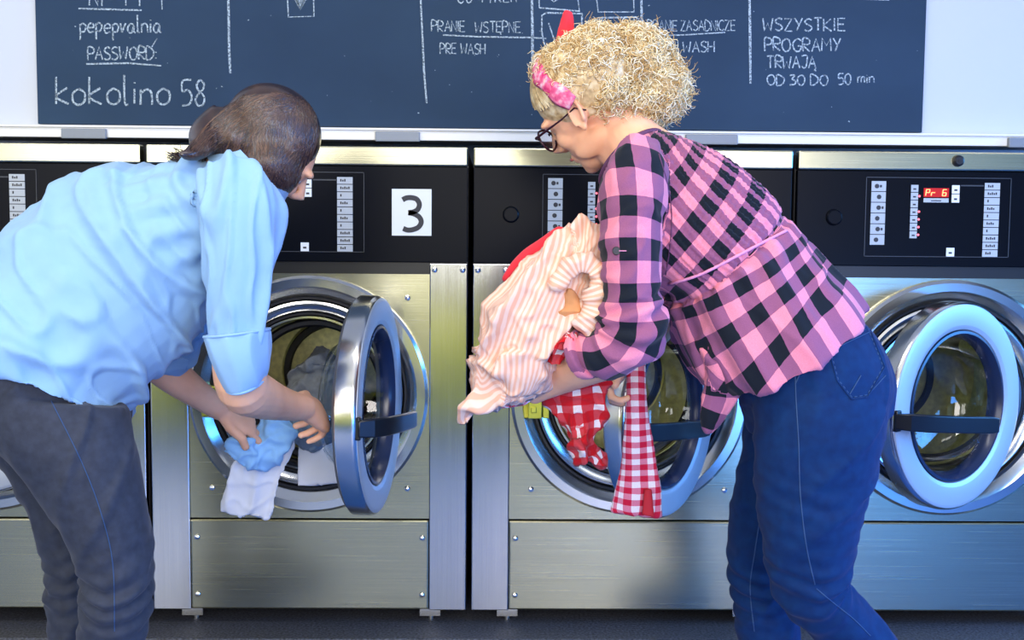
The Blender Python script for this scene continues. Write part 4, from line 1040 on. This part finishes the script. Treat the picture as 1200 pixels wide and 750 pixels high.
# ------------------------------------------------------------------ brunette person in the pale blue shirt
P1 = empty('person', (at(110, 600, -0.70)[0], -0.70, 0), 'brown-haired person in pale blue shirt and charcoal jeans bending over the open washer', 'person')
torso1 = [(258,178, 326,240, -.64, .078), (228,183, 304,292, -.64, .135), (180,187, 266,345, -.64, .160), (125,197, 243,392, -.65, .160), (75,220, 203,432, -.67, .155),
          (24,260, 165,464, -.69, .162), (-34,316, 150,482, -.70, .176), (-92,376, 150,494, -.71, .184)]
armN1 = [(232,210, 316,208, -.78, .070), (232,245, 330,240, -.81, .075), (235,290, 326,280, -.82, .072), (239,335, 318,325, -.82, .068), (242,378, 315,370, -.815, .064), (247,410, 314,402, -.81, .060)]
armF1 = [(240,215, 310,240, -.50, .060), (222,270, 300,300, -.46, .058), (198,330, 272,360, -.43, .054), (175,385, 240,408, -.41, .048), (168,404, 224,428, -.405, .045)]
T1, N1, F1 = Bone(torso1), Bone(armN1), Bone(armF1)
pelvis1 = [(-40,322, 150,436, -.70, .150), (-72,372, 146,466, -.70, .164), (-86,420, 148,488, -.70, .168), (-84,470, 146,506, -.69, .160)]
legN1 = [(-66,452, 146,476, -.77, .098), (-25,500, 157,516, -.775, .098), (22,547, 163,546, -.775, .092), (55,587, 169,583, -.775, .083), (80,628, 174,618, -.77, .076), (94,662, 178,655, -.77, .070),
         (98,695, 178,692, -.765, .067), (94,740, 170,742, -.76, .063), (90,795, 164,795, -.76, .058), (96,855, 152,855, -.76, .048), (103,925, 142,925, -.76, .041)]
legF1 = [(-60,450, 110,476, -.61, .090), (-28,500, 112,518, -.60, .088), (5,545, 105,548, -.60, .082), (32,592, 112,590, -.60, .074), (49,640, 120,640, -.60, .066), (55,680, 120,680, -.60, .062),
         (57,740, 116,740, -.60, .058), (60,800, 110,800, -.60, .050), (66,876, 100,876, -.60, .040)]
PV1, LN1, LF1 = Bone(pelvis1), Bone(legN1), Bone(legF1)
C1 = at(312, 178, -.62); u1 = V3(.66, 0, .75); f1 = V3(.75*math.cos(.5), math.sin(.5), -.66*math.cos(.5))
mb = MB()
Bone(torso1[:-1], shrink=.020).mesh(mb, 24); Bone(armN1, shrink=.020).mesh(mb, 16, round_ends=(.0, .02)); Bone(armF1, shrink=.012).mesh(mb, 16, round_ends=(.0, .02))
Bone.pts([at(60, 340, -.69), at(40, 400, -.70), at(30, 460, -.70)], [.10, .11, .11]).mesh(mb, 20); Bone(pelvis1[2:], shrink=.014).mesh(mb, 24, round_ends=(.04, .05)); Bone(legN1[1:], shrink=.009).mesh(mb, 20, round_ends=(.0, .02)); Bone(legF1[1:], shrink=.009).mesh(mb, 20, round_ends=(.0, .02))
W1, fr1 = head_parts(mb, C1, u1, f1, 0.97)
mb.tube([W1(-.035, 0, .0), W1(-.035, 0, -.06), at(292, 205, -.63), at(268, 222, -.64)], [.050, .052, .058, .070], 20)
mb.tube([W1(.050, 0, -.080), W1(.02, 0, -.075), at(300, 228, -.63)], [.026, .040, .045], 16)
Bone.pts([at(280, 415, -.81), at(284, 452, -.79), at(303, 464, -.71), at(330, 473, -.60), at(356, 478, -.51)], [.047, .046, .042, .033, .0265], 4, ref=(0, 1, 0)).mesh(mb, 20, round_ends=(.03, .01))
wn_ = at(356, 478, -.51); hand_parts(mb, wn_, at(383, 490, -.40)-wn_, V3(.35, -.75, .55), 1.03, (38, 42, 44, 46), -1, thumb=(.35, 30))
Bone.pts([at(190, 405, -.41), at(188, 426, -.40), at(205, 442, -.38), at(232, 462, -.34), at(258, 480, -.30)], [.040, .040, .038, .031, .0250], 4, ref=(0, 1, 0)).mesh(mb, 18, round_ends=(.03, .01))
wf_ = at(257, 479, -.30); hand_parts(mb, wf_, at(296, 497, -.25)-wf_, V3(.25, -.55, .80), 1.0, (14, 20, 34, 48), 1, thumb=(.5, 34))
xa = at(122, 900, -.76)[0]; xf = at(83, 880, -.60)[0]
mb.tube([V3(xa, -.76, .12), V3(xa, -.76, .055), V3(xa+.10, -.73, .035)], [.036, .036, .028], 12)
mb.tube([V3(xf, -.60, .12), V3(xf, -.60, .055), V3(xf+.10, -.57, .035)], [.036, .036, .028], 12)
body1 = place(fuse(mb, .0036, 3), 'body', SKIN, P1)
def fold1(V, U):
    u, v, b = U.T; T = b == 0; r = np.zeros(len(V))
    q = np.column_stack([u*3+v*2, v*8-u*2.5, b*7]); q2 = np.column_stack([u*6+v*5, v*17-u*5, b*3+4])
    r += T*(.017*crease(q, .13)+.008*crease(q2, .14)+.012*npnoise(V*5))
    r += T*.010*np.exp(-((v-.16)/.05)**2)*np.sin(2*PI*(u+.4*v)/.06)*(np.abs(u) < .16)*.5
    r += T*np.clip((v-.38)/.2, 0, 1)*.006*np.sin(2*PI*u/.10+1)
    S = b > 0
    q3 = np.column_stack([u*15, v*6+u*5, b*2])
    r += S*(.012*crease(q3*.7, .14)+.006*crease(q3*1.5+4, .16)+.006*npnoise(V*9))
    return np.clip(r, -.013, .018)
shirt, shirt_t = cloth('shirt', [T1, N1, F1], P1, SKYBLUE, voxel=.005, smooth=4, fold=fold1)
cf = Bone([(242,394, 314,386, -.81, .072), (247,412, 315,405, -.81, .073), (258,432, 314,428, -.805, .070), (268,450, 309,444, -.80, .064)], k=4)
cuff, cuff_t = cloth('rolled_cuff', [cf], shirt, SKYBLUE, voxel=.004, smooth=2, sq=.92, fold=lambda V, U: .0035*(1-2*np.abs(npnoise(np.column_stack([U[:, 0]*22, U[:, 1]*12, U[:, 2]])))))
ed = MB()
for i in (0, len(cf.C)-1):
    ring = [cf.C[i]+cf.A[i]*(cf.ra[i]+.0015)*math.cos(t)+cf.B[i]*(cf.rb[i]+.0015)*math.sin(t) for t in np.linspace(0, 2*PI, 40)]
    ed.tube(ring, .0026, 6, caps=False)
ed.build('cuff_edge', SKYBLUE, cuff, smooth='all')
cf2 = Bone([(170,396, 232,420, -.405, .052), (164,420, 212,440, -.40, .050)], k=3)
cloth('rolled_cuff', [cf2], shirt, SKYBLUE, voxel=.005, smooth=2, fold=lambda V, U: .003*(1-2*np.abs(npnoise(V*25))))
# standing shirt collar: a fold of cloth round the neck
cm = MB(); rows = []; n = 26
cc, cA, cB = (at(258, 176, -.64)+at(326, 242, -.64))/2, None, None
cA = (at(326, 242, -.64)-at(258, 176, -.64))/2; cB = V3(0, .078, 0); ct_ = np.cross(cA, cB); ct_ /= np.linalg.norm(ct_)
if ct_[0] < 0: ct_ = -ct_
for k in range(n+1):
    t = 2*PI*k/n; e = cA*math.cos(t)*1.0+cB*math.sin(t)
    for (s_, h_) in ((1.00, .030), (1.03, .034), (1.10, .012), (1.22, -.020), (1.19, -.022), (1.06, .006)):
        rows.append(cc+e*s_*.92+ct_*h_)
cm.add(rows, [(i*6+j, i*6+(j+1) % 6, (i+1)*6+(j+1) % 6, (i+1)*6+j) for i in range(n) for j in range(6)])
cm.build('collar', SKYBLUE, shirt, smooth=True)
jeans1, jt1 = cloth('jeans', [PV1, LN1, LF1], P1, DARKDENIM, voxel=.005, smooth=5, fold=foldJ([(1, LN1.L[24], .0050), (2, LF1.L[20], .004)]))
seam(jt1, smooth_line([(60,470), (95,540), (118,600), (132,660), (134,740)]), .0009, .0006).build('side_seam', STITCH, jeans1)
shoe(P1, (xa-.055, -.775, 0), (xa+.19, -.69, 0), (0, 0, 1), m=mat('grey_canvas', (.25, .26, .28), .8), sole=SOLE)
shoe(P1, (xf-.055, -.615, 0), (xf+.19, -.53, 0), (0, 0, 1), m=mat('grey_canvas', (.25, .26, .28), .8), sole=SOLE)
eyes(P1, W1)
# hair: smooth brown lengths swept over the head and gathered at the nape
BROWN = mat('brown_hair', (0.05, 0.026, 0.02), 0.27, spec=0.9); hairmat(BROWN, (0.014, 0.007, 0.008), (0.030, 0.014, 0.011), (0.055, 0.027, 0.018), 38)
HB = [((312,168), (.094, .094, .082), -.615), ((322,192), (.052, .082, .064), -.635), ((342,166), (.050, .080, .056), -.62), ((285,165), (.070, .090, .072), -.62), ((262,162), (.042, .070, .050), -.62), ((308,205), (.062, .082, .052), -.63)]
hb = MB()
for (x, y), r, Y in HB: ellipsoid(hb, at(x, y, Y), r)
cv = MB(); vs = []; n, m_ = 30, 18
for i in range(m_+1):
    ph = PI*i/m_
    for k in range(n):
        t = 2*PI*k/n; rr = max(math.sin(ph), .01); vs.append(W1(-.017+.097*rr*math.cos(t), .083*rr*math.sin(t), .042+.086*math.cos(ph)))
hb.add(vs, [(i*n+k, i*n+(k+1) % n, (i+1)*n+(k+1) % n, (i+1)*n+k) for i in range(m_) for k in range(n)]+[tuple(range(n)), tuple(range(m_*n+n-1, m_*n-1, -1))])
Bone.pts([at(262, 146, -.64), at(242, 158, -.67), at(236, 172, -.72), at(222, 181, -.76), at(209, 180, -.78)], [.042, .032, .022, .013, .005], 4, ref=(0, 1, 0)).mesh(hb, 14)
hme = fuse(hb, .0045, 8)
ht = bvh_of(hme)
hair1 = place(hme, 'hair', BROWN, P1)
st = MB(); rn = np.random.RandomState(3)
def flow(side):
    """one strand from the parting near the crown, sweeping back or down over one side"""
    w_ = rn.uniform(0, 1)
    sx, sy = 368-74*w_+rn.uniform(-4, 4), 128-17*math.sin(w_*2.6)+rn.uniform(-3, 5)
    if rn.rand() < .15: sx, sy = rn.uniform(285, 320), rn.uniform(110, 125); ex, ey = rn.uniform(222, 244), rn.uniform(168, 184); mx_, my_ = rn.uniform(244, 262), rn.uniform(126, 150)
    elif rn.rand() < .5: ex, ey = rn.uniform(296, 352), rn.uniform(205, 232); mx_, my_ = sx+rn.uniform(-4, 18), (sy+ey)/2-5
    elif rn.rand() < .5: ex, ey = rn.uniform(262, 300), rn.uniform(178, 212); mx_, my_ = (sx+ex)/2-rn.uniform(4, 14), (sy+ey)/2-rn.uniform(8, 18)
    else: ex, ey = rn.uniform(236, 262), rn.uniform(158, 184); mx_, my_ = (sx+ex)/2-4, (sy+ey)/2-rn.uniform(16, 24)
    pts = []
    for k in np.linspace(0, 1, 12):
        x = (1-k)**2*sx+2*k*(1-k)*mx_+k*k*ex; y = (1-k)**2*sy+2*k*(1-k)*my_+k*k*ey
        p = at(x, y, 0.0); d = Vector(p-CAM).normalized()
        if side > 0: h = ht.ray_cast(Vector(CAM), d)
        else: h = ht.ray_cast(Vector(p), -d)
        if h[0] is None: continue
        q = np.array(h[0])+np.array(h[1])*(.0006 if np.dot(np.array(h[1]), np.array(d))*side < 0 else -.0006)
        if pts and np.linalg.norm(q-pts[-1]) > .04: break
        pts.append(q)
    st.cur = int(rn.choice([0, 0, 0, 1, 1, 2]))
    if len(pts) > 3: st.tube(pts, list(rn.uniform(.0005, .0012)*np.sin(np.linspace(.35, 2.9, len(pts)))), 5, caps=False)
for q in range(2400): flow(1)
for q in range(700): flow(-1)
for q in range(90):                                              # loose ends of the tail
    o_ = rn.normal(size=3)*.007; k = np.linspace(0, 1, 8)
    base = [at(256+rn.uniform(-6, 6), 158+rn.uniform(-8, 8), -.645), at(242, 172, -.66), at(234, 186, -.675), at(218+rn.uniform(-8, 4), 188, -.69), at(206+rn.uniform(-6, 6), 181+rn.uniform(-4, 6), -.70)]
    st.tube(list(catmull([b_+o_*(1 if j else .5) for j, b_ in enumerate(base)], 3)), [.0007]*13, 4, caps=False)
st.build('hair_strands', [BROWN, mat('hair_chestnut', (0.065, 0.030, 0.018), 0.35, spec=0.6), mat('hair_caramel', (0.15, 0.080, 0.048), 0.35, spec=0.6)], hair1, smooth='all', recalc=False)

# ------------------------------------------------------------------ laundry
def crumple(f, a, f2=None, a2=0.0):
    def g(V, U):
        r = a*(1-2*np.abs(npnoise(V*f)))
        if f2: r += a2*(1-2*np.abs(npnoise(V*f2+3)))
        return r
    return g
def folds(per, amp, slant=0.0, noise_amp=.004, f=14):
    def g(V, U):
        u, v, b = U.T
        return amp*np.sin(2*PI*(u+slant*v)/per+2.5*npnoise(V*7)+b*2)+noise_amp*(1-2*np.abs(npnoise(V*f)))
    return g
def laundry(name, secs, m, label, cat='laundry', group=None, **k):
    bs = [b if isinstance(b, Bone) else Bone(b) for b in secs]
    o, t = cloth(name, bs, None, m, **k)
    c = verts(o.data).mean(axis=0); c[2] = verts(o.data)[:, 2].min()
    o.data.vertices.foreach_set('co', (verts(o.data)-c).ravel()); o.data.update(); o.location = tuple(float(q) for q in c)
    tag(o, label, cat, group); return o, t
peach, pt_ = laundry('striped_shirt', [
    [(642,285, 700,266, -.76, .030), (614,303, 707,300, -.78, .055), (585,338, 704,343, -.79, .065), (560,376, 692,384, -.79, .062), (550,420, 672,420, -.78, .052), (541,458, 640,462, -.77, .036), (536,484, 585,476, -.765, .018), (541,502, 551,501, -.76, .008)],
    [(575,400, 655,395, -.81, .030), (577,430, 650,432, -.815, .026), (582,458, 636,455, -.81, .018), (590,470, 624,468, -.805, .008)],
    [(662,272, 706,268, -.76, .035), (655,290, 708,290, -.78, .045), (650,325, 706,330, -.79, .045), (652,360, 700,368, -.79, .035), (655,378, 690,385, -.785, .02)]],
    PEACH, 'pale peach striped cotton shirt bundled in the blonde person\'s arms', 'shirt', voxel=.0045, smooth=2,
    fold=lambda V, U: .0190*crease(np.column_stack([U[:, 0]*8+U[:, 1]*3, U[:, 1]*2.6, U[:, 2]*3]), .13)+.0110*crease(V*np.array([11, 8, 9]), .12)+.0050*crease(V*24, .14)-.003)
for pth, r_ in (([(650,338), (660,320), (676,308), (692,310), (702,324), (700,340)], 11), ([(694,335), (699,352), (694,370), (682,386)], 14)):
    b_ = Bone.pts([at(x, y, -.845) for x, y in pth], [px_m(r_, -.84)]*len(pth), 4, ref=(0, 1, 0))
    cloth('shirt_sleeve', [b_], peach, PEACHX, voxel=.0035, smooth=2, fold=lambda V, U: .0035*(1-2*np.abs(npnoise(np.column_stack([U[:, 0]*12, U[:, 1]*50, U[:, 2]]))))+.005*crease(V*22, .15))
ORANGE = fabric('orange_opening_shade', (0.66, 0.30, 0.12))  # shade inside the shirt's opening, painted as a darker orange
b_ = Bone([(658,342, 668,340, -.832, .010), (659,358, 682,354, -.832, .012), (652,376, 678,374, -.830, .010)]); cloth('shirt_opening', [b_], peach, ORANGE, voxel=.004, smooth=2, fold=lambda V, U: .008*crease(V*26, .14))
laundry('red_top', [[(588,328, 600,330, -.70, .012), (600,308, 616,318, -.70, .020), (622,288, 645,300, -.70, .022), (646,271, 668,282, -.70, .018), (655,266, 670,272, -.70, .01)]], RED,
        'coral red top showing as a thin edge behind the peach striped shirt', 'top', voxel=.004, smooth=2, fold=crumple(20, .003))
laundry('checked_cloth', [
    [(655,388, 700,380, -.76, .025), (645,415, 705,415, -.72, .035), (640,445, 712,440, -.69, .035), (642,478, 713,472, -.68, .032), (655,500, 708,500, -.68, .028), (668,518, 702,520, -.68, .024), (682,536, 712,536, -.68, .02), (694,548, 714,548, -.68, .012)],
    [(648,398, 682,388, -.845, .014), (636,424, 664,424, -.815, .016)],
    [(664,512, 690,505, -.70, .02), (668,530, 694,528, -.70, .02), (676,542, 696,540, -.70, .012)]],
    GINGRED, 'crumpled deep red and white checked cloth hanging below the bare forearm', 'cloth', voxel=.0042, smooth=2,
    fold=lambda V, U: .016*crease(V*np.array([15, 12, 9]), .13)+.008*crease(V*26, .15))
ging, gt_ = laundry('gingham_towel', [
    [(734,424, 757,420, -.53, .012), (733,460, 758,458, -.55, .012), (731,500, 762,498, -.56, .012), (727,540, 768,538, -.56, .013), (721,578, 774,574, -.56, .014), (716,600, 776,606, -.56, .012)]],
    GINGHAM, 'pink and white gingham towel hanging straight down across the open door glass', 'towel', voxel=.0038, smooth=2, fold=folds(.05, .0022, .1, .002, 12))
b_ = Bone([(755,573, 764,573, -.583, .003), (752,603, 767,606, -.583, .003)]); cloth('towel_lining', [b_], ging, mat('deep_red', (.45, .01, .02), .8), voxel=.0025, smooth=1)
laundry('gingham_towel', [[(574,455, 632,446, -.735, .012), (573,464, 628,458, -.74, .012), (574,475, 619,471, -.745, .010), (576,480, 616,474, -.745, .006)]],
    GINGHAM, 'small end of pink gingham towel peeking out beneath the peach striped shirt', 'towel', voxel=.0038, smooth=2, fold=crumple(22, .003))
# in and around the left washer
GREYT = fabric('grey_terry', (0.17, 0.18, 0.18), .75, 1.15, 60, bump=.3); BLUEG = fabric('grey_blue_knit', (0.20, 0.26, 0.31), .8, 1.1, 60)
WHITEC = fabric('white_cotton', (0.82, 0.84, 0.88), .97, 1.0); BLUEC = fabric('light_blue_cotton', (0.30, 0.58, 0.92), .9, 1.05)
laundry('grey_towel', [[(335,445, 412,452, .10, .06), (340,440, 415,440, .13, .06), (355,430, 405,430, .17, .06)], [(318,505, 410,500, .09, .05), (325,470, 412,470, .12, .08), (345,450, 420,450, .15, .07)], [(318,515, 415,515, .13, .05), (320,495, 420,495, .16, .09)]],
    GREYT, 'dark grey towel heaped inside the open washer drum', 'towel', voxel=.005, smooth=2, fold=lambda V, U: .016*crease(V*np.array([9, 9, 12]), .15)+.006*crease(V*24, .16))
laundry('grey_shirt', [[(330,493, 342,515, -.13, .03), (350,488, 355,530, -.13, .045), (372,498, 368,532, -.12, .035), (385,510, 380,524, -.11, .018)], [(325,478, 345,492, -.20, .02), (345,482, 360,505, -.20, .03), (378,492, 372,520, -.24, .03), (392,500, 386,515, -.28, .02)]],
    BLUEG, 'grey-blue shirt crumpled over the drum opening under the nearer hand', 'shirt', voxel=.0042, smooth=2, fold=lambda V, U: .012*crease(V*np.array([12, 12, 14]), .15)+.005*crease(V*30, .16))
laundry('blue_shirt', [[(308,486, 345,484, -.20, .02), (298,500, 350,503, -.22, .03), (285,515, 340,522, -.23, .035), (268,522, 325,545, -.24, .03), (262,530, 305,552, -.24, .02)], [(262,515, 300,512, -.27, .02), (262,525, 300,535, -.27, .02), (275,540, 302,552, -.26, .01)]],
    BLUEC, 'light blue shirt held by the fingertips of the farther hand', 'shirt', voxel=.0042, smooth=2, fold=lambda V, U: .011*crease(V*np.array([13, 11, 17]), .15)+.005*crease(V*30, .16))
laundry('white_shirt', [[(285,530, 345,505, -.17, .025), (272,545, 342,530, -.17, .022), (264,565, 330,560, -.17, .016), (259,585, 322,590, -.17, .011), (257,600, 315,608, -.17, .007)]],
    WHITEC, 'white shirt hanging lowest below the light blue shirt', 'shirt', voxel=.004, smooth=2, fold=lambda V, U: .010*crease(np.column_stack([U[:, 0]*16, U[:, 1]*5, U[:, 2]]), .15)+.004*crease(V*22, .15))
laundry('white_napkin', [[(352,515, 400,518, -.10, .02), (350,530, 403,530, -.11, .014), (349,550, 404,550, -.115, .009), (349,569, 403,567, -.12, .006)]],
    WHITEC, 'square white napkin hanging flat over the rim beside the open door', 'napkin', voxel=.004, smooth=2, fold=folds(.07, .0025, .1, .001, 10))
